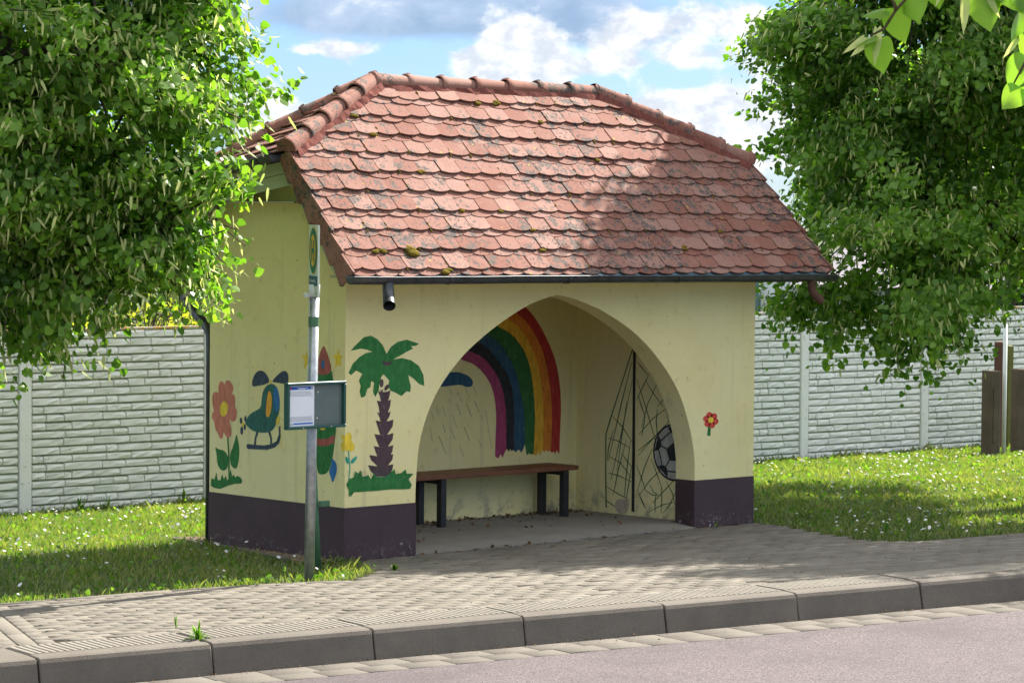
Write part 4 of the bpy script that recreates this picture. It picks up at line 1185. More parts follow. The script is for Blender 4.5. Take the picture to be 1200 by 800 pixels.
# scribbled white tag on the plinth beside the arch
bm = bmesh.new()
cT = Crop(470, 530, 5.217)
for s in ([(62, 342), (72, 345), (66, 350), (74, 355), (63, 358)], [(62, 366), (73, 364), (63, 374), (74, 374)], [(61, 382), (74, 380), (73, 390), (62, 391)], [(62, 400), (74, 398), (68, 404), (74, 412), (62, 412)]):
    for a, b in zip(s, s[1:]): paint(bm, lambda p, h: wall_front(p, h), cT, stroke([a, b], 2.4), .0055, 0)
bmesh.ops.recalc_face_normals(bm, faces=bm.faces)
o = bm_obj("scribble", bm, PAL['white'], shelter); o['label'] = "small white scribbled tag on the plum plinth"

# ================================================================== BENCH
bench = thing("bench", "brown plank bench on black steel legs inside the bus shelter, against the back wall", "bench", (2.4, 1.25, FLZ))
bm = bmesh.new()
ST = .435
for k in range(3):
    box(bm, (1.0-2.4, 1.05+k*.118-1.25, ST-.035-FLZ), (3.31-2.4, 1.05+k*.118+.112-1.25, ST-FLZ), .006)
bm_obj("seat", bm, MAT['wood'], bench)
for X in (1.30, 1.87, 3.18):
    for Y in (1.085, 1.345):
        bm = bmesh.new(); box(bm, (X-.028-2.4, Y-.028-1.25, 0), (X+.028-2.4, Y+.028-1.25, ST-.037-FLZ), .003); bm_obj("leg", bm, MAT['blacksteel'], bench)
    bm = bmesh.new(); box(bm, (X-.02-2.4, 1.115-1.25, ST-.075-FLZ), (X+.02-2.4, 1.315-1.25, ST-.04-FLZ), .003); bm_obj("crossbar", bm, MAT['blacksteel'], bench)

# ================================================================== BUS STOP SIGN
P0 = ground_pt(362, 678)
pole = thing("bus_stop_sign", "grey steel bus stop pole with green and yellow H sign and timetable case", "bus stop sign", tuple(P0))
def rel(P): return Vector(P)-Vector(P0)
lean = Vector((.010, -.008, 1))
bm = bmesh.new(); tube(bm, [(0, 0, -.06), tuple(lean*.9), tuple(lean*1.86)], .0335, 20); bm_obj("pole", bm, MAT['steel'], pole)
bm = bmesh.new(); tube(bm, [tuple(lean*1.655), tuple(lean*1.72)], .0355, 20, False)
bm_obj("green_band", bm, MAT['greenmetal'], pole)
bm = bmesh.new(); tube(bm, [tuple(lean*1.85), tuple(lean*1.93)], .037, 18); box(bm, (-.05, -.02, 1.845), (.055, .015, 1.875), .004)
bm_obj("bracket", bm, MAT['whitemetal'], pole)
# the plate stands nearly edge on to the road
hx = -CF[:2]*.975+CR[:2]*.215; hx /= np.linalg.norm(hx); hn = np.array([hx[1], -hx[0]])
if np.dot(hn, P0[:2]-CAM_POS[:2]) > 0: hn = -hn
PA = Vector((hx[0], hx[1], 0)); PNn = Vector((hn[0], hn[1], 0)); UP = Vector((0, 0, 1))
pc = lean*1.0; 
plate_c = Vector((.018, -.015, 2.085))
def on_plate(a, z, h): return plate_c+PA*a+UP*z+PNn*h
def plate_poly(bm, pts, h, mi=0):
    vs = [bm.verts.new(on_plate(a, z, h)) for a, z in pts]; f = bm.faces.new(vs); f.material_index = mi; tri(bm, f)
bm = bmesh.new()
hw_, hh_ = .195, .232
fr_ = [bm.verts.new(on_plate(a, z, .006)) for a, z in ((-hw_, -hh_), (hw_, -hh_), (hw_, hh_), (-hw_, hh_))]
bk_ = [bm.verts.new(on_plate(a, z, -.006)) for a, z in ((-hw_, -hh_), (hw_, -hh_), (hw_, hh_), (-hw_, hh_))]
bm.faces.new(fr_); bm.faces.new(bk_[::-1])
for m in range(4): bm.faces.new((fr_[m], bk_[m], bk_[(m+1) % 4], fr_[(m+1) % 4]))
bmesh.ops.recalc_face_normals(bm, faces=bm.faces)
plate = bm_obj("sign_plate", bm, MAT['signplate'], pole)
bm = bmesh.new(); zc = .066
def circ(r0, n=40): return [(r0*1.12*math.cos(2*math.pi*k/n), zc+r0*math.sin(2*math.pi*k/n)) for k in range(n)]
plate_poly(bm, circ(.156), .0075, 1); plate_poly(bm, circ(.149), .009, 0); plate_poly(bm, circ(.104), .0105, 1)
for pts in ([(-.062, -.07), (-.028, -.07), (-.028, .07), (-.062, .07)], [(.028, -.07), (.062, -.07), (.062, .07), (.028, .07)], [(-.03, -.016), (.03, -.016), (.03, .016), (-.03, .016)]):
    plate_poly(bm, [(a, zc+z) for a, z in pts], .012, 0)
bmesh.ops.recalc_face_normals(bm, faces=bm.faces)
o = bm_obj("stop_emblem", bm, [MAT['signgreen'], MAT['signyellow']], plate); o['label'] = "green ring with a green letter H on yellow"
bm = bmesh.new(); plate_poly(bm, [(-.185, -.163), (.18, -.163), (.18, -.099), (-.185, -.099)], .0078, 0)
x = -.14
while x < .12:
    w = random.uniform(.008, .016); h = random.choice([.018, .018, .026])
    plate_poly(bm, [(x, -.142), (x+w*.5, -.142), (x+w*.5, -.142+h), (x, -.142+h)], .009, 1); plate_poly(bm, [(x, -.134), (x+w, -.134), (x+w, -.129), (x, -.129)], .0092, 1); x += w+.008
for (a, b, c_, d_) in ((-.05, -.185, .045, .010), (-.17, -.222, .05, .02), (.11, -.222, .06, .022)):
    for k in range(3): plate_poly(bm, [(a+k*c_/3, b), (a+k*c_/3+c_/5, b), (a+k*c_/3+c_/5, b+d_), (a+k*c_/3, b+d_)], .008, 2)
bmesh.ops.recalc_face_normals(bm, faces=bm.faces)
bm_obj("name_strip", bm, [MAT['signteal'], MAT['paper'], MAT['greyink']], plate)
# timetable case, facing the road
cc = rel(onY(369.5, 474.5, P0[1]-.075)); cw, ch = .252, .152
case = bpy.data.objects.new("timetable_case", None); COL.objects.link(case); case.parent = pole; case.location = cc; case.rotation_euler = (0, 0, R(2))
bm = bmesh.new()
for lo, hi in (((-cw, -.022, -ch), (cw, .022, -ch+.019)), ((-cw, -.022, ch-.019), (cw, .022, ch)), ((-cw, -.022, -ch+.0195), (-cw+.019, .022, ch-.0195)), ((cw-.019, -.022, -ch+.0195), (cw, .022, ch-.0195))): box(bm, lo, hi, .003)
bm_obj("frame", bm, MAT['caseframe'], case)
bm = bmesh.new(); box(bm, (-cw+.0195, .004, -ch+.0195), (cw-.0195, .02, ch-.0195)); bm_obj("back_panel", bm, MAT['caseback'], case)
bm = bmesh.new()
def sh_(x0, z0, x1, z1, h, mi):
    vs = [bm.verts.new((x, .003-h, z)) for x, z in ((x0, z0), (x1, z0), (x1, z1), (x0, z1))]; bm.faces.new(vs).material_index = mi
px0, px1, pz0, pz1 = -.230, -.008, -.132, .131
sh_(px0, pz0, px1, pz1, .001, 0)
sh_(px0+.012, pz1-.026, px1-.012, pz1-.006, .002, 1); sh_(px0+.014, pz1-.022, px0+.026, pz1-.010, .003, 3); sh_(px1-.03, pz1-.024, px1-.016, pz1-.008, .003, 2)
sh_(px0+.075, pz1-.018, px1-.055, pz1-.014, .003, 0); sh_(px0+.09, pz1-.024, px1-.08, pz1-.021, .003, 0)
for k in range(4):
    z = pz1-.038-k*.0085
    sh_(px0+.014, z-.006, px0+.026, z, .002, 2)
    x = px0+.032
    while x < px1-.03:
        w = random.uniform(.01, .03); sh_(x, z-.0055, min(x+w, px1-.014), z-.001, .002, 2); x += w+.004
for k in range(5):
    z = pz0+.062-k*.0068; x = px0+.012
    while x < px1-.02:
        w = random.uniform(.008, .03); sh_(x, z-.004, min(x+w, px1-.014), z, .002, 2); x += w+.003
sh_(px0+.045, pz0+.012, px1-.012, pz0+.021, .002, 1); sh_(px0+.012, pz0+.008, px0+.04, pz0+.020, .002, 2)
bmesh.ops.recalc_face_normals(bm, faces=bm.faces)
bm_obj("timetable_sheet", bm, [MAT['paper'], MAT['blueink'], MAT['greyink'], MAT['redink']], case)
for x, z, y, r_ in ((.02, .085, 0, .006), (.015, -.085, 0, .006), (-.12, -ch+.009, -.023, .004), (.12, -ch+.009, -.023, .004)):
    bm = bmesh.new(); bmesh.ops.create_uvsphere(bm, u_segments=10, v_segments=6, radius=r_, matrix=Matrix.Translation((x, y, z))); bm_obj("screw", bm, MAT['whitemetal'], case)
bm = bmesh.new(); box(bm, (-.06, .023, -.05), (.06, .04, .05), .003); bm_obj("mounting_plate", bm, MAT['steel'], case)

# green stake behind the pole
SP = ground_pt(373.5, 666)
stake = thing("steel_stake", "thin green painted steel stake leaning behind the bus stop pole", "stake", tuple(SP))
bm = bmesh.new(); tube(bm, [(0, 0, -.05), (-.018, .015, .4), (-.034, .03, .82)], .021, 12); bm_obj("stake_tube", bm, MAT['greenmetal'], stake)
bm = bmesh.new(); box(bm, (-.02, -.04, .425), (.065, -.015, .465), .003); bm_obj("tab", bm, MAT['greenmetal'], stake)

# ================================================================== POSTS BY THE RIGHT END OF THE FENCE
def post_obj(name, label, cat, px, py, pw, top_py, mat, depth_=None, group=None, bev=.012, round_=False, recess=False):
    G = ground_pt(px, py); z = (G-CAM_POS)@CF; w = pw*z/CAM_F
    top = plane_pt(px, top_py, (CF[0], CF[1], 0), G[0]*CF[0]+G[1]*CF[1])[2]-G[2]
    dd = depth_ or w; bm = bmesh.new()
    if round_: tube(bm, [(0, 0, -.2), (0, 0, top)], w/2, 14)
    else:
        box(bm, (-w/2, -dd/2, -.2), (w/2, dd/2, top), bev)
        for v in bm.verts: v.co += Vector((random.uniform(-.004, .004), random.uniform(-.004, .004), random.uniform(-.006, .006)))
        if recess: box(bm, (-w*.30, -dd/2-.012, .15), (-w*.08, -dd/2+.01, top-.2), .004)
    o = bm_obj(name, bm, mat); o.location = G; o.rotation_euler = (0, 0, -YAW*.93+(.62 if recess else .3))
    return tag(o, label, cat, group)
post_obj("concrete_post", "weathered dark concrete gate post left of the thin pale pole, broad with a recessed face", "post", 1160.5, 534, 17, 434, MAT['oldconcrete'], .15, "old concrete gate posts", recess=True)
post_obj("concrete_post", "weathered dark concrete gate post at the right edge, behind the thin pale pole", "post", 1193, 530, 13, 432, MAT['oldconcrete'], .16, "old concrete gate posts")
post_obj("metal_pole", "thin pale metal pole standing between two dark concrete posts", "pole", 1176, 533, 5, 380, MAT['whitemetal'], round_=True)
post_obj("wooden_post", "brown wooden post rising behind the left dark concrete post", "post", 1169, 527, 9, 400, MAT['brownwood'])
post_obj("wooden_post", "mossy green wooden post right behind the thin pale pole", "post", 1181.5, 526, 7, 405, MAT['mossywood'])

# ================================================================== HOUSE BEHIND THE FENCE
HC = depth_pt(890, 340, 48); hz0 = -.45
house = thing("neighbour_house", "white rendered house with grey slate roof behind the fence, mostly hidden by leaves", "house", (HC[0], HC[1], hz0))
hr = Vector((CR[0], CR[1], 0)).normalized(); hf = Vector((CF[0], CF[1], 0)).normalized()
hf = (hf+hr*.25).normalized(); hr = Vector((hf.y, -hf.x, 0))
def hp(a, b, z): return hr*a+hf*b+Vector((0, 0, z))
def prism(bm, P, b0, b1):
    A = [bm.verts.new(hp(a, b0, z)) for a, z in P]; B_ = [bm.verts.new(hp(a, b1, z)) for a, z in P]
    bm.faces.new(A); bm.faces.new(B_[::-1])
    for m in range(len(P)): bm.faces.new((A[m], B_[m], B_[(m+1) % len(P)], A[(m+1) % len(P)]))
def topz(py): return plane_pt(900, py, (CF[0], CF[1], 0), HC[0]*CF[0]+HC[1]*CF[1])[2]-hz0
bm = bmesh.new(); h1 = topz(326)
prism(bm, [(0, -.2), (5.6, -.2), (5.6, h1), (0, h1)], 0, 6)
bmesh.ops.recalc_face_normals(bm, faces=bm.faces); wl = bm_obj("wall", bm, MAT['white'], house)
bm = bmesh.new(); h2 = topz(270)
A = [hp(.5, -.35, h1-.12), hp(6.0, -.35, h1-.12), hp(5.2, 3, h2), hp(1.3, 3, h2)]; B_ = [hp(.5, 6.35, h1-.12), hp(6.0, 6.35, h1-.12), hp(5.2, 3, h2), hp(1.3, 3, h2)]
for Q in (A, B_[::-1]): bm.faces.new([bm.verts.new(p) for p in Q])
for Q in ((A[0], A[3], B_[0]), (A[1], B_[1], A[2])): bm.faces.new([bm.verts.new(p) for p in Q])
bm.faces.new([bm.verts.new(p) for p in (A[0], B_[0], B_[1], A[1])])
bmesh.ops.remove_doubles(bm, verts=bm.verts, dist=.001); bmesh.ops.recalc_face_normals(bm, faces=bm.faces)
bm_obj("roof", bm, MAT['slate'], house)
for a in (2.0, 3.6):
    bm = bmesh.new()
    for lo, hi in (((a, .9), (a+.06, 1.95)), ((a+.84, .9), (a+.9, 1.95)), ((a+.06, .9), (a+.84, .96)), ((a+.06, 1.89), (a+.84, 1.95)), ((a+.42, .96), (a+.48, 1.89))):
        prism(bm, [(lo[0], lo[1]), (hi[0], lo[1]), (hi[0], hi[1]), (lo[0], hi[1])], -.03, .02)
    bmesh.ops.recalc_face_normals(bm, faces=bm.faces); wf = bm_obj("window", bm, MAT['whitemetal'], house)
    bm = bmesh.new(); prism(bm, [(a+.05, .95), (a+.85, .95), (a+.85, 1.9), (a+.05, 1.9)], -.008, -.003); bmesh.ops.recalc_face_normals(bm, faces=bm.faces); bm_obj("pane", bm, MAT['glass'], wf)
bm = bmesh.new(); tube(bm, [hp(-.02, -.08, -.1), hp(-.02, -.08, h1)], .055, 10); bm_obj("downpipe", bm, MAT['caseframe'], house)
# ================================================================== TREES
def unit(v): return v/np.maximum(np.linalg.norm(v, axis=-1, keepdims=True), 1e-9)
LEAF_SHAPE = np.array([(0, 0, 0), (-.06, .30, -.05), (.28, .47, -.10), (.66, .33, -.07), (1, 0, -.06), (-.06, -.30, -.05), (.28, -.47, -.10), (.66, -.33, -.07)])
LEAF_F = [(0, 1, 2, 3, 4), (0, 4, 7, 6, 5)]
def leaf_field(rs, P, out_dir, size, droop=.75, bract=.0, n_rand=.6):
    """one leaf per point; returns (N,8,3), attr, material index"""
    N = len(P)
    isb = rs.random(N) < bract
    droop = np.where(isb, 1.5, droop)[:, None]
    tip = unit(out_dir*.55+np.array([0, 0, -1])*droop*rs.uniform(.4, 1.3, (N, 1))+rs.normal(0, .5, (N, 3)))
    nrm = unit(np.array([0, 0, 1])*.95+out_dir*.55+rs.normal(0, n_rand, (N, 3)))
    nrm = unit(nrm-tip*np.sum(nrm*tip, 1, keepdims=True)); wid = np.cross(nrm, tip)
    s = size*rs.uniform(.5, 1.25, N)
    sh = np.where(isb[:, None, None], np.array([1.45, .33, .7]), np.array([1, 1, 1.]))
    curl = rs.uniform(-.2, 1.6, N)[:, None]
    L = LEAF_SHAPE[None]*sh
    V = P[:, None, :]+(L[:, :, 0:1]*tip[:, None]+L[:, :, 1:2]*wid[:, None]+(L[:, :, 2]*curl)[:, :, None]*nrm[:, None])*s[:, None, None]
    return V, np.clip(rs.beta(2, 2.4, N)+rs.normal(0, .06, N), 0, 1), isb.astype(int)
def sample_lobes(rs, lobes, n, shell=.5, boost=None, gap=1.0):
    C = np.array([l[:3] for l in lobes]); Rr = np.array([l[3:6] for l in lobes]); vol = Rr.prod(1)**(.75)*(np.array(boost) if boost else 1); vol /= vol.sum()
    out = []; dirs = []
    while sum(len(o) for o in out) < n:
        k = rs.choice(len(lobes), n*2, p=vol)
        d = unit(rs.normal(0, 1, (n*2, 3))); r = 1-shell*rs.random(n*2)**1.7
        # knobbly outline
        kn = .90+.11*np.sin(d[:, 0]*7+k*1.7)*np.sin(d[:, 1]*6+k)+.09*np.sin(d[:, 2]*9+d[:, 0]*5+k*2.1)
        p = C[k]+d*Rr[k]*(r*kn)[:, None]
        keep = np.ones(len(p), bool)
        for j in range(len(lobes)):
            inside = (((p-C[j])/Rr[j])**2).sum(1) < .36
            keep &= ~(inside & (k != j))
        # gaps
        g = np.sin(p[:, 0]*2.9+1)*np.sin(p[:, 1]*3.3+2)*np.sin(p[:, 2]*3.7)+.5*np.sin(p[:, 0]*6.1)*np.sin(p[:, 2]*5.3+1)
        keep &= rs.random(len(p)) < np.clip(.75+g*gap, .08, 1)
        out.append(p[keep]); dirs.append(unit(d[keep]/Rr[k[keep]]))
    return np.concatenate(out)[:n], np.concatenate(dirs)[:n]
def make_tree(name, label, cat, base, lobes, n_cl, per, leaf, trunk_r, mat, seed, group=None, bract=.0, limbs=14, spread=.16, droop=.75, shell=.5, trunk_top=None, zmin=None, fan=16, fsize=.20, boost=None, gap=1.0, limb_min=.3, parts=('trunk', 'crown')):
    rs = np.random.default_rng(seed); base = np.array(base, float)
    root = thing(name, label, cat, tuple(base), group)
    B_, BD = sample_lobes(rs, lobes, max(8, n_cl//fan), shell, boost, gap)
    # every bough is a drooping, flattened fan of twigs
    kb_ = rs.poisson(fan-1, len(B_))+1; bi = np.repeat(np.arange(len(B_)), kb_)
    bd = unit(BD[:, :]*np.array([1, 1, .35])+rs.normal(0, .25, BD.shape)); sd_ = unit(np.cross(bd, np.array([0, 0, 1.0]))+1e-6); ud_ = np.cross(sd_, bd)
    al = np.clip(rs.normal(0, 1, len(bi)), -1.7, 1.7)*fsize; la = np.clip(rs.normal(0, .8, len(bi)), -1.5, 1.5)*fsize; ve = rs.normal(0, .22, len(bi))*fsize
    P = B_[bi]+bd[bi]*al[:, None]+sd_[bi]*la[:, None]+ud_[bi]*ve[:, None]
    P[:, 2] -= .6*np.maximum(al, 0)**2/fsize*.35+.2*np.abs(la)
    Dv = unit(BD[bi]+.4*bd[bi])
    if zmin is not None:
        m = P[:, 2] > zmin; P, Dv = P[m], Dv[m]
    cen = np.array([l[:3] for l in lobes]).mean(0)
    # leaves hang along short twigs
    tw = unit(Dv*.8+np.array([0, 0, -.35])+rs.normal(0, .35, P.shape)); tl = rs.uniform(.6, 1.5, len(P))*spread*1.6
    k = rs.poisson(per, len(P))+2; idx = np.repeat(np.arange(len(P)), k)
    f = rs.random(len(idx))
    Q = P[idx]+tw[idx]*(tl[idx]*(f-.3))[:, None]+rs.normal(0, spread*.38, (len(idx), 3))+np.array([0, 0, -.10])*spread*f[:, None]
    V, A, MI = leaf_field(rs, Q, unit(Dv[idx]+tw[idx]*.5), leaf, droop, bract)
    A = np.clip(A+np.repeat(rs.normal(0, .14, len(P)), k), 0, 1)
    o = fast_mesh(parts[1], V-base, LEAF_F, 8, 2, [MAT[mat], MAT['bract']], A, MI, parent=root)
    # wood
    bm = bmesh.new(); top = trunk_top or (cen[2]+.3*(max(l[2]+l[5] for l in lobes)-cen[2]))
    def w(p): return Vector(p)-Vector(base)
    steps = 7; tp = []
    for i in range(steps+1):
        t = i/steps; tp.append(np.array([base[0]+(cen[0]-base[0])*t**1.5*.7+rs.normal(0, .02), base[1]+(cen[1]-base[1])*t**1.5*.7+rs.normal(0, .02), base[2]-.15+(top-base[2]+.15)*t]))
    tube(bm, [w(p) for p in tp], [trunk_r*(1.35 if i == 0 else 1-.62*i/steps) for i in range(steps+1)], 12)
    # limbs to scattered targets
    order = rs.permutation(len(P))[:limbs*8]; tg = []
    for j in order:
        if P[j][2]-base[2] < limb_min: continue
        if all(np.linalg.norm(P[j]-q) > .45 for q in tg): tg.append(P[j])
        if len(tg) >= limbs: break
    sec = []
    for q in tg:
        h = np.clip(q[2]-.35*np.linalg.norm(q[:2]-cen[:2])-.2, max(tp[2][2], base[2]+limb_min*.85), top-.05); i = min(range(len(tp)), key=lambda a: abs(tp[a][2]-h)); s0 = tp[i]
        pts = []
        q = s0+(q-s0)*.80
        for a in range(6):
            t = a/5; p = s0*(1-t)+q*t; p = p+np.array([0, 0, .22*np.linalg.norm(q-s0)*t*(1-t)])+rs.normal(0, .03, 3)*(0 < a < 5)
            pts.append(p)
        r0 = trunk_r*.34*(1-.4*i/steps)
        tube(bm, [w(p) for p in pts], [r0*(1-.8*a/5) for a in range(6)], 7, False); sec += pts[2:]
    sec = np.array(sec)
    for j in range(0, len(P), max(1, len(P)//(limbs*45))):
        d = np.linalg.norm(sec-P[j], axis=1); i = int(d.argmin())
        if d[i] > 1.4: continue
        m = (sec[i]+P[j])/2+rs.normal(0, .04, 3)+np.array([0, 0, .05])
        tube(bm, [w(sec[i]), w(m), w(P[j]), w(P[j]+tw[j]*tl[j]*.7)], [.011, .008, .005, .003], 4, False)
    bm_obj(parts[0], bm, MAT['bark'], root)
    return root

# left linden: trunk outside the frame, crown reaching in over the lawn
Lf = [(*depth_pt(60, 120, 19.0), 1.2, 1.15, 1.35), (*depth_pt(-120, 60, 19.1), 1.7, 1.6, 1.9), (*depth_pt(180, 75, 18.9), .52, .5, .65), (*depth_pt(142, 205, 18.7), .60, .52, .52),
      (*depth_pt(75, 282, 18.7), .70, .6, .40), (*depth_pt(-90, 268, 18.9), 1.0, .9, .50), (*depth_pt(150, -100, 19.0), .85, .9, .9), (*depth_pt(-20, -150, 19.2), 1.4, 1.4, 1.4), (*depth_pt(228, 262, 18.7), .22, .2, .22), (*depth_pt(180, 315, 18.7), .28, .25, .22), (*depth_pt(245, 205, 18.7), .20, .18, .18)]
gbase = depth_pt(-130, 640, 19.2); gbase[2] = zg(gbase[0], gbase[1])-.02
make_tree("linden_tree", "big leafy linden tree overhanging the fence left of the shelter, pale bracts among its leaves", "tree", gbase, Lf, 9500, 9, .058, .16, 'leaf', 21, "linden trees around the bus stop", .24, 16, .14, .42, .6, gap=1.0, fan=28, fsize=.185, limb_min=2.1, boost=[1.3, 1, 1.5, 1.6, 1.5, 1, 1, 1, 1.6, 1.6, 1.6])
# right linden behind the shelter's right end
Rt_ = [(7.5, -.12, 5.15, 1.1, .95, 1.2), (7.6, 0, 4.3, 1.8, 1.8, 1.5), (8.2, .3, 3.05, 2.2, 2.5, 1.1), (*depth_pt(1030, 120, 25.0), 1.0, 1.0, 1.1), (*depth_pt(1000, 300, 25.0), .75, .7, .62), (*depth_pt(1100, 290, 24.2), 1.0, 1.0, .8),
      (*depth_pt(1060, 20, 25.0), 1.15, 1.1, 1.0), (*depth_pt(915, 115, 25.2), .26, .25, .30), (*depth_pt(885, 90, 25.3), .16, .15, .06), (*depth_pt(965, 362, 25.2), .30, .28, .14), (9.5, 2.1, 3.3, 1.5, 1.5, 1.25), (7.5, -1.6, 3.6, 1.2, 1.1, 1.4), (*depth_pt(1060, 356, 24.4), .6, .5, .26), (7.6, -2.5, 4.1, 1.4, 1.5, 1.5), (8.6, -3.1, 3.2, 1.4, 1.3, 1.1), (*depth_pt(968, 262, 25.2), .42, .4, .42)]
rb0 = np.array([8.05, -.85, zg(8.05, -.85)-.02])
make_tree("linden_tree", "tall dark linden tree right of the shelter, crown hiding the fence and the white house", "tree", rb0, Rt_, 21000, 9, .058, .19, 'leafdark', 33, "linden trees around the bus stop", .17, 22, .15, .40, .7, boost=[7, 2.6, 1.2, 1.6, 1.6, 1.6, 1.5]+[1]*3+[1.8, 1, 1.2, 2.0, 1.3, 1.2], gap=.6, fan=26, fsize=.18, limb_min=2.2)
# near linden on the camera's side of the road; only a drooping branch end comes into view
nb = depth_pt(1560, 400, 7.4); tn = kerb_tn(nb[0], nb[1]); nb[2] = .05+min((tn[1]-7)*.1, .68)-.33*0
Nl = [(*(depth_pt(1300, -520, 7.3)), .95, .95, .75), (*(depth_pt(1560, -760, 7.5)), 1.1, 1.1, .9), (*(depth_pt(1760, -420, 7.4)), .8, .8, .7)]
near = make_tree("linden_tree", "nearest linden tree, a few big backlit leaves hanging into the top right corner", "tree", nb, Nl, 620, 8, .078, .11, 'leaf', 44, "linden trees around the bus stop", .2, 9, .15, .85, .6)
rs = np.random.default_rng(8)
bm = bmesh.new(); lv = []; lo_ = []
def leaf_at(px, py, z, size, tipdir, nrm, br=0, col=.5):
    P = depth_pt(px, py, z); t = unit(np.array(tipdir, float)); n_ = np.array(nrm, float); n_ = unit(n_-t*np.dot(n_, t)); w_ = np.cross(n_, t)
    return P, t, n_, w_, size, br, col
def img(dx, dy, dz=0): return CR*dx-CU*dy+CF*dz
tw_paths = [[(1180, -140), (1120, -60), (1066, -6), (1050, 12), (1036, 34), (1020, 42)], [(1230, -120), (1190, -40), (1150, -10), (1128, -4)], [(1270, -20), (1230, 40), (1202, 72), (1188, 98)], [(1250, 80), (1215, 92), (1196, 100)], [(1050, 12), (1048, 4), (1042, -6)]]
for P in tw_paths:
    tube(bm, [Vector(depth_pt(x, y, 7.05))-Vector(nb) for x, y in P], [.006]+[.0035]*(len(P)-2)+[.002], 6, True)
# connection back to the crown
tube(bm, [Vector(q)-Vector(nb) for q in (depth_pt(1480, -560, 7.4), depth_pt(1340, -330, 7.2), depth_pt(1180, -140, 7.05))], [.022, .014, .006], 7)
tube(bm, [Vector(q)-Vector(nb) for q in (depth_pt(1340, -330, 7.2), depth_pt(1250, -200, 7.1), depth_pt(1230, -120, 7.05))], [.014, .009, .006], 7)
tube(bm, [Vector(q)-Vector(nb) for q in (depth_pt(1480, -560, 7.4), depth_pt(1380, -150, 7.15), depth_pt(1270, -20, 7.05))], [.018, .010, .006], 7)
tube(bm, [Vector(q)-Vector(nb) for q in (depth_pt(1380, -150, 7.15), depth_pt(1300, 40, 7.1), depth_pt(1250, 80, 7.05))], [.010, .006, .004], 7)
bm_obj("twig", bm, MAT['twig'], near)
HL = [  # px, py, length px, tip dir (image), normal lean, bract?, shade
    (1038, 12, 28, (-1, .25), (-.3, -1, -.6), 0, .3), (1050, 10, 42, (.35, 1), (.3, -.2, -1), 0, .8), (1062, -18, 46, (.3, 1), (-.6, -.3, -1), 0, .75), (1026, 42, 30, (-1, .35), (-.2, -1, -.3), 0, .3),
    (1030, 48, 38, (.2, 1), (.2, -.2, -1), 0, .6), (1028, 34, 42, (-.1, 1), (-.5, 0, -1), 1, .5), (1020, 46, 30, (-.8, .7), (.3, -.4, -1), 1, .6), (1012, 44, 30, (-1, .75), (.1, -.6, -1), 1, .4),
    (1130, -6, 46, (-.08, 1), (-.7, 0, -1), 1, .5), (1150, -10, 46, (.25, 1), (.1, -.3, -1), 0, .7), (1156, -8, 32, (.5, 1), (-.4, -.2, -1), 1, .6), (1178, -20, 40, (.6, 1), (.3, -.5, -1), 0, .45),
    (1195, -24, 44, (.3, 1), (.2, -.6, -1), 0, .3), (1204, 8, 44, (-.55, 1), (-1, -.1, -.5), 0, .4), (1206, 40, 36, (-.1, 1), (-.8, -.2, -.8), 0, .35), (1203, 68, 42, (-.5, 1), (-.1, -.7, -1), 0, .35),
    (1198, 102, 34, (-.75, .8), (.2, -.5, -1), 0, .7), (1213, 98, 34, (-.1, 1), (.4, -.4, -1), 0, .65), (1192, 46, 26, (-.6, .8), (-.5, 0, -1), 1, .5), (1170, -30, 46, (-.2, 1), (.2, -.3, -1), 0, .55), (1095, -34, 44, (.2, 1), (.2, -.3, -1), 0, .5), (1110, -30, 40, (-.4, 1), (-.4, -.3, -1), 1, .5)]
Vs = []; As = []; Ms = []
SH = LEAF_SHAPE
# finer outline for near leaves
fine = [(0, 0, 0)]
right = [(-.07, .16), (-.09, .30), (-.02, .42), (.12, .49), (.30, .50), (.48, .44), (.66, .33), (.80, .21), (.91, .09), (1.02, 0)]
fine_pts = np.array([(0, 0, 0)]+[(a, b, -.10*b/.5-.06*a*a) for a, b in right]+[(a, -b, -.10*b/.5-.06*a*a) for a, b in right[:-1]])
fineF = [tuple([0]+list(range(1, 11))), tuple([0, 10]+list(range(19, 10, -1)))]
for (px, py, L, td, nm_, br, col) in HL:
    z = 7.05; P = depth_pt(px, py, z)-nb; t = unit(img(td[0], td[1], rs.uniform(-.3, .3))); n_ = img(*nm_); n_ = unit(n_-t*np.dot(n_, t)); w_ = np.cross(n_, t)
    s = L*z/CAM_F*1.05; k = np.array([1, .27, .7]) if br else np.array([1, .92, 1.])
    q = fine_pts*k
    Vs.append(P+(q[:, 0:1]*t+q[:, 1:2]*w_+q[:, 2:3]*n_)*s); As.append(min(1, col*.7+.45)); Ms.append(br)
fast_mesh("hanging_leaves", np.array(Vs), fineF, 20, 2, [MAT['leaf'], MAT['bract']], np.array(As), np.array(Ms), parent=near)

# bushes and trees behind the fence
def bush(name, label, px, py, Z, rx, rz, mat, seed, leaf=.09, ncl=420, top=0):
    c = depth_pt(px, py, Z); zb = -.42
    lob = [(c[0], c[1], c[2], rx, rx*.8, rz), (c[0]+rx*.5, c[1]+.2, c[2]-rz*.25, rx*.6, rx*.6, rz*.7), (c[0]-rx*.5, c[1], c[2]-rz*.35, rx*.6, rx*.6, rz*.7)]
    return make_tree(name, label, "bush", (c[0], c[1], zb), lob, ncl, 8, leaf, .07, mat, seed, "bushes behind the fence", 0, 7, .2, .5, .6, zmin=-.3, parts=('stem', 'foliage'))
bush("garden_bush", "yellow green sunlit bush rising behind the fence left of the shelter", 195, 392, 33, .85, .75, 'bush', 51, .055, 700)
bush("garden_bush", "darker bush behind the fence, right beside the shelter's rear downpipe", 252, 385, 37, .9, .85, 'hedge', 52, .06, 500)
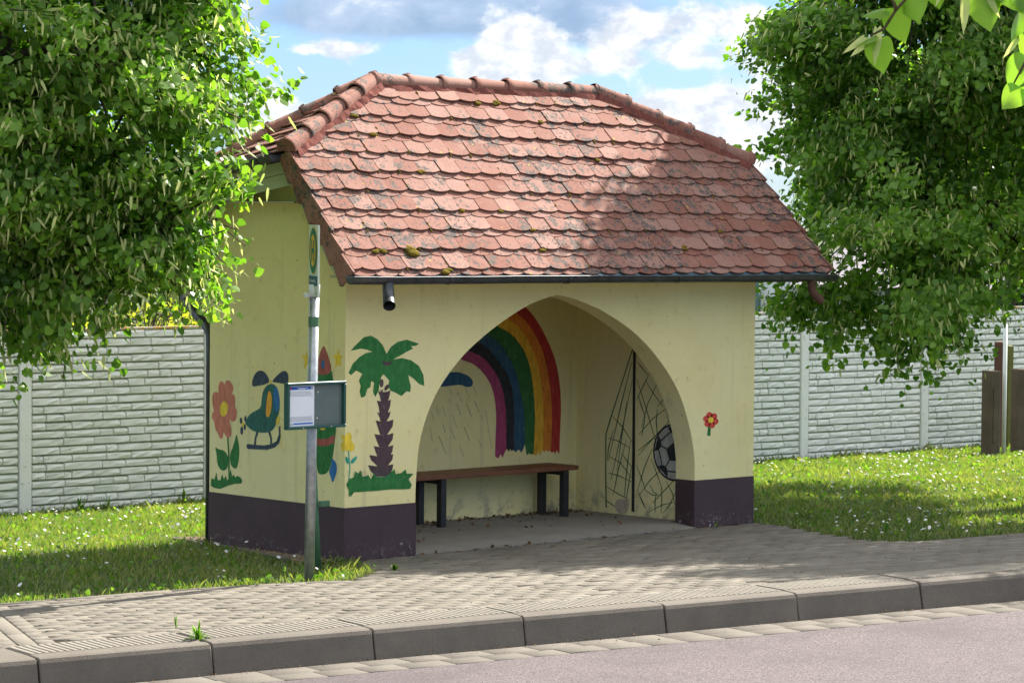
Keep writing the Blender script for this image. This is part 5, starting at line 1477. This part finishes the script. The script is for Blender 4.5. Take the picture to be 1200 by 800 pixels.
bush("garden_bush", "broad dark hedge bush behind the fence at the far left, under the linden", 40, 395, 34, 1.3, .8, 'hedge', 53, .07, 600)
bush("garden_bush", "dark green bush behind the fence to the right of the white house", 1190, 350, 40, 1.5, 1.2, 'hedge', 54, .08, 600)

# ================================================================== LAWN
rs = np.random.default_rng(77)
EA, EB = ground_pt(205, 632)[:2], ground_pt(338, 656)[:2]
paved = PAVED
def lawn_pts(n, x0, x1, y0, y1):
    x = rs.uniform(x0, x1, n); y = rs.uniform(y0, y1, n)
    t = (x-KX)*KD[0]+(y-KY)*KD[1]; nn_ = (x-KX)*KN[0]+(y-KY)*KN[1]
    d = np.stack([x, y], 1)-CAM_POS[:2]; dz = d@CF[:2]/np.linalg.norm(CF[:2]); px = 600+CAM_F*(d@CR[:2])/dz
    ok = (px > -60) & (px < 1270) & (nn_ < -.7) & ~((x > -.03) & (x < W+.03) & (y > -.02) & (y < D+.05))
    x, y = x[ok], y[ok]
    ok = np.array([not in_poly(a, b, paved) for a, b in zip(x, y)], bool); x, y = x[ok], y[ok]
    # gravel strip along the shelter's left wall
    side = (x-EB[0])*(EA[1]-EB[1])-(y-EB[1])*(EA[0]-EB[0])
    ok = ~((side > -.03) & (x < .6) & (y > .12) & (y < 2.4) & (rs.random(len(x)) < .95)); x, y = x[ok], y[ok]
    # nothing behind the shelter where the camera cannot look
    f_ = FX*0+(x-FX)*FN[0]+(y-FY)*FN[1]; ok = f_ > -.05
    return x[ok], y[ok]
def zgv(x, y): return np.array([zg(a, b) for a, b in zip(x, y)])
x, y = lawn_pts(460000, -6.5, 17.5, -4.2, 7.6)
N = len(x); z = zgv(x, y)-.014
patch = .5+.5*np.sin(x*1.7+2*np.sin(y*1.3))*np.sin(y*2.1+1.5*np.sin(x*.9)); patch2 = .5+.5*np.sin(x*5.1+1)*np.sin(y*4.3+2)
h = rs.gamma(6, .0048, N)*(.65+.7*patch2)+.010
# longer along the fence foot and round posts
f_ = (x-FX)*FN[0]+(y-FY)*FN[1]; h = np.where(f_ < .25, h*1.5, h)
ang = rs.uniform(0, 2*np.pi, N); lean_ = rs.uniform(.1, .9, N)*h; wd = rs.uniform(.0028, .0055, N)
dx, dy = np.cos(ang), np.sin(ang)
V = np.zeros((N, 4, 3)); sx, sy = -dy*wd, dx*wd
V[:, 0] = np.stack([x-sx, y-sy, z], 1); V[:, 1] = np.stack([x+sx, y+sy, z], 1)
mx_, my_ = x+dx*lean_*.4, y+dy*lean_*.4
V[:, 2] = np.stack([mx_+sx*.7, my_+sy*.7, z+h*.62], 1); V[:, 3] = np.stack([x+dx*lean_, y+dy*lean_, z+h], 1)
A = np.clip(rs.beta(2, 4, N)+.40*(patch-.45)+.22*(patch2-.5)+(rs.random(N) < .06)*.45-.05, 0, 1)
gr_ = fast_mesh("grass", V, [(0, 1, 2, 3)], 4, 1, MAT['grass'], A); gr_['kind'] = 'stuff'
# clover and broad leaved weeds in the turf
x, y = lawn_pts(30000, -6.5, 17.5, -4.2, 7.6)
edge = np.abs(y-np.interp(x, [p[0] for p in LAWN_EDGE_L[:4]], [p[1] for p in LAWN_EDGE_L[:4]])) < .28
keep = (rs.random(len(x)) < .40) | (edge & (x < -.5)); x, y = x[keep], y[keep]
N = len(x); P = np.stack([x, y, zgv(x, y)+rs.uniform(.01, .05, N)], 1)
dirs = unit(np.stack([rs.normal(0, 1, N), rs.normal(0, 1, N), rs.uniform(0, .5, N)], 1))
V, A, MI = leaf_field(rs, P, dirs, .032, .05)
cv = fast_mesh("clover", V, LEAF_F, 8, 2, MAT['weed'], A); cv['kind'] = 'stuff'
# daisies
x, y = lawn_pts(20000, -6.5, 17.5, -4.2, 7.6)
pp = np.sin(x*1.9+.7)*np.sin(y*2.3)+.6*np.sin(x*.8+y*1.1); keep = rs.random(len(x)) < np.clip(.11+.22*pp, .02, .5); 
x, y = x[keep], y[keep]; N = len(x); z = zgv(x, y)+rs.uniform(.03, .085, N); r_ = rs.uniform(.008, .015, N)
V = np.zeros((N, 9, 3)); tilt = rs.normal(0, .35, (N, 2))
for k in range(8):
    a = 2*np.pi*k/8; ux, uy = np.cos(a)*r_, np.sin(a)*r_
    V[:, k] = np.stack([x+ux, y+uy, z+ux*tilt[:, 0]+uy*tilt[:, 1]], 1)
V[:, 8] = np.stack([x, y, z+.006], 1)
ds = fast_mesh("daisies", V, [(k, (k+1) % 8, 8) for k in range(8)], 9, 8, MAT['petal']); ds['kind'] = 'stuff'
# gravel along the left wall with its edging stone
x = rs.uniform(-.6, .3, 9000); y = rs.uniform(.1, 2.3, 9000); side = (x-EB[0])*(EA[1]-EB[1])-(y-EB[1])*(EA[0]-EB[0]); ok = (side > .0) & ~((x > 0) & (y < D)); x, y = x[ok], y[ok]; N = len(x); z = zgv(x, y)+rs.uniform(-.012, .006, N)
oc = np.array([(1, 0, 0), (-1, 0, 0), (0, 1, 0), (0, -1, 0), (0, 0, 1), (0, 0, -1)], float)
V = np.stack([x, y, z], 1)[:, None]+oc[None]*rs.uniform(.006, .022, (N, 1, 3)); a = rs.uniform(0, 6.28, N)
gv = fast_mesh("gravel", V, [(0, 2, 4), (2, 1, 4), (1, 3, 4), (3, 0, 4), (2, 0, 5), (1, 2, 5), (3, 1, 5), (0, 3, 5)], 6, 8, MAT['pebble']); gv['kind'] = 'stuff'
bm = bmesh.new(); d = (EB-EA); Ld = np.linalg.norm(d); d /= Ld; nn_ = np.array([-d[1], d[0]])
for k in range(3):
    s0, s1 = k*Ld/3+.004, (k+1)*Ld/3-.004
    vs = []
    for s in (s0, s1):
        for w_, zz in ((-.026, -.12), (-.026, .016), (.026, .016), (.026, -.12)):
            p = EA+d*s+nn_*w_; vs.append(bm.verts.new((p[0], p[1], zg(p[0], p[1])+zz)))
    for q in ((0, 1, 5, 4), (1, 2, 6, 5), (2, 3, 7, 6), (0, 3, 2, 1), (4, 5, 6, 7)): bm.faces.new([vs[m] for m in q])
bmesh.ops.bevel(bm, geom=bm.edges[:], offset=.004, segments=1, affect='EDGES'); bmesh.ops.recalc_face_normals(bm, faces=bm.faces)
ed = bm_obj("lawn_edging", bm, MAT['gutterstone']); ed['kind'] = 'structure'
# dry leaves and dirt swept into the shelter and along the walls
N = 420; x = np.concatenate([rs.uniform(.7, 3.6, 300), rs.uniform(.7, 3.5, 60), rs.uniform(-.2, 4.2, 60)]); y = np.concatenate([IY-np.abs(rs.normal(0, .09, 300))-.01, rs.uniform(.3, 1.3, 60), -np.abs(rs.normal(0, .05, 60))-.012])
z = np.concatenate([np.full(360, FLZ+.006), zgv(x[360:], y[360:])+.006]); P = np.stack([x, y, z], 1)
V, A, MI = leaf_field(rs, P, unit(np.stack([rs.normal(0, 1, N), rs.normal(0, 1, N), np.zeros(N)], 1)), .026, .02, 0, .9)
V[:, :, 2] = np.maximum(V[:, :, 2], P[:, None, 2]-.004)
lt = fast_mesh("leaf_litter", V, LEAF_F, 8, 2, MAT['litter']); lt['kind'] = 'stuff'
# litter and seeds on pavement and gutter
N = 900; t = rs.uniform(-1, 10, N); n_ = np.where(rs.random(N) < .55, rs.normal(.06, .05, N), rs.uniform(-2.6, .3, N)); n_ = np.clip(n_, -2.6, .35)
pp = np.array([kerb_pt(a, b) for a, b in zip(t, n_)]); ok = np.array([(b > .035) or (b < -.43 and in_poly(p[0], p[1], PAVED)) for p, b in zip(pp, n_)])
pp, t, n_ = pp[ok], t[ok], n_[ok]; zz = np.array([(kerb_top(a)-.158) if b > 0 else zg(p[0], p[1])+.004 for p, a, b in zip(pp, t, n_)]); pp[:, 2] = zz
V, A, MI = leaf_field(rs, pp, unit(np.stack([rs.normal(0, 1, len(pp)), rs.normal(0, 1, len(pp)), np.zeros(len(pp))], 1)), .011, .02, 0, .9)
V[:, :, 2] = np.maximum(V[:, :, 2], pp[:, None, 2])
ls = fast_mesh("pavement_litter", V, LEAF_F, 8, 2, MAT['litter']); ls['kind'] = 'stuff'

# single weeds
def weed(px, py, n_, L, wd_, label, upright=.7, seed=1, group="weeds by wall and kerb", P=None):
    r2 = np.random.default_rng(seed); G = ground_pt(px, py) if P is None else np.array(P)
    t = kerb_tn(G[0], G[1]); vs = []; att = []
    for k in range(n_):
        a = r2.uniform(0, 6.28); up_ = np.clip(r2.normal(upright, .2), .15, .97); l_ = L*r2.uniform(.6, 1.1)
        dh = np.array([math.cos(a), math.sin(a), 0]); s_ = np.array([-dh[1], dh[0], 0])*wd_
        for q in range(3):
            pass
        c = [dh*(1-up_)*l_*f_+np.array([0, 0, up_*l_*f_-(1-up_)*.5*l_*f_*f_]) for f_ in (0, .35, .7, 1)]
        vs.append([c[0]-s_*.3, c[0]+s_*.3, c[1]+s_, c[2]+s_*.9, c[3], c[2]-s_*.9, c[1]-s_]); att.append(r2.random())
    o = fast_mesh("weed_plant", np.array(vs), [(0, 1, 2, 6), (2, 3, 5, 6), (3, 4, 5)], 7, 3, MAT['weed'], np.array(att)); o.location = G
    return tag(o, label, "weed", group)
weed(236, 752, 34, .16, .007, "tuft of broad leaved weed growing from the joint in the kerb", .55, 2, P=kerb_pt(.99, -.14, kerb_top(1)-.01))
weed(206, 735, 6, .10, .004, "thin weed sprouting between the pavers, left of the kerb weed", .9, 3)
weed(78, 594, 9, .26, .014, "long leaved weed at the fence foot, the left one near the fence post", .75, 4, P=(*fpt(.55, .10, 0)[:2], zg(*fpt(.55, .1, 0)[:2])-.02))
weed(110, 592, 10, .20, .016, "spreading broad leaved weed at the fence foot, right of the long leaved weed", .5, 5, P=(*fpt(.85, .10, 0)[:2], zg(*fpt(.85, .1, 0)[:2])-.02))
weed(213, 590, 8, .20, .016, "upright weed at the fence foot beside the shelter's left wall", .92, 6, P=(*fpt(1.72, .08, 0)[:2], zg(*fpt(1.72, .08, 0)[:2])-.02))
weed(462, 668, 16, .10, .010, "small green weed beside the front left corner of the shelter", .6, 7)
weed(1038, 628, 14, .13, .010, "tuft of long weed on the lawn edge right of the shelter", .6, 8)
weed(820, 618, 8, .05, .006, "tiny weed at the foot of the shelter's right pier", .6, 9, P=(3.75, -.05, zg(3.75, -.05)))
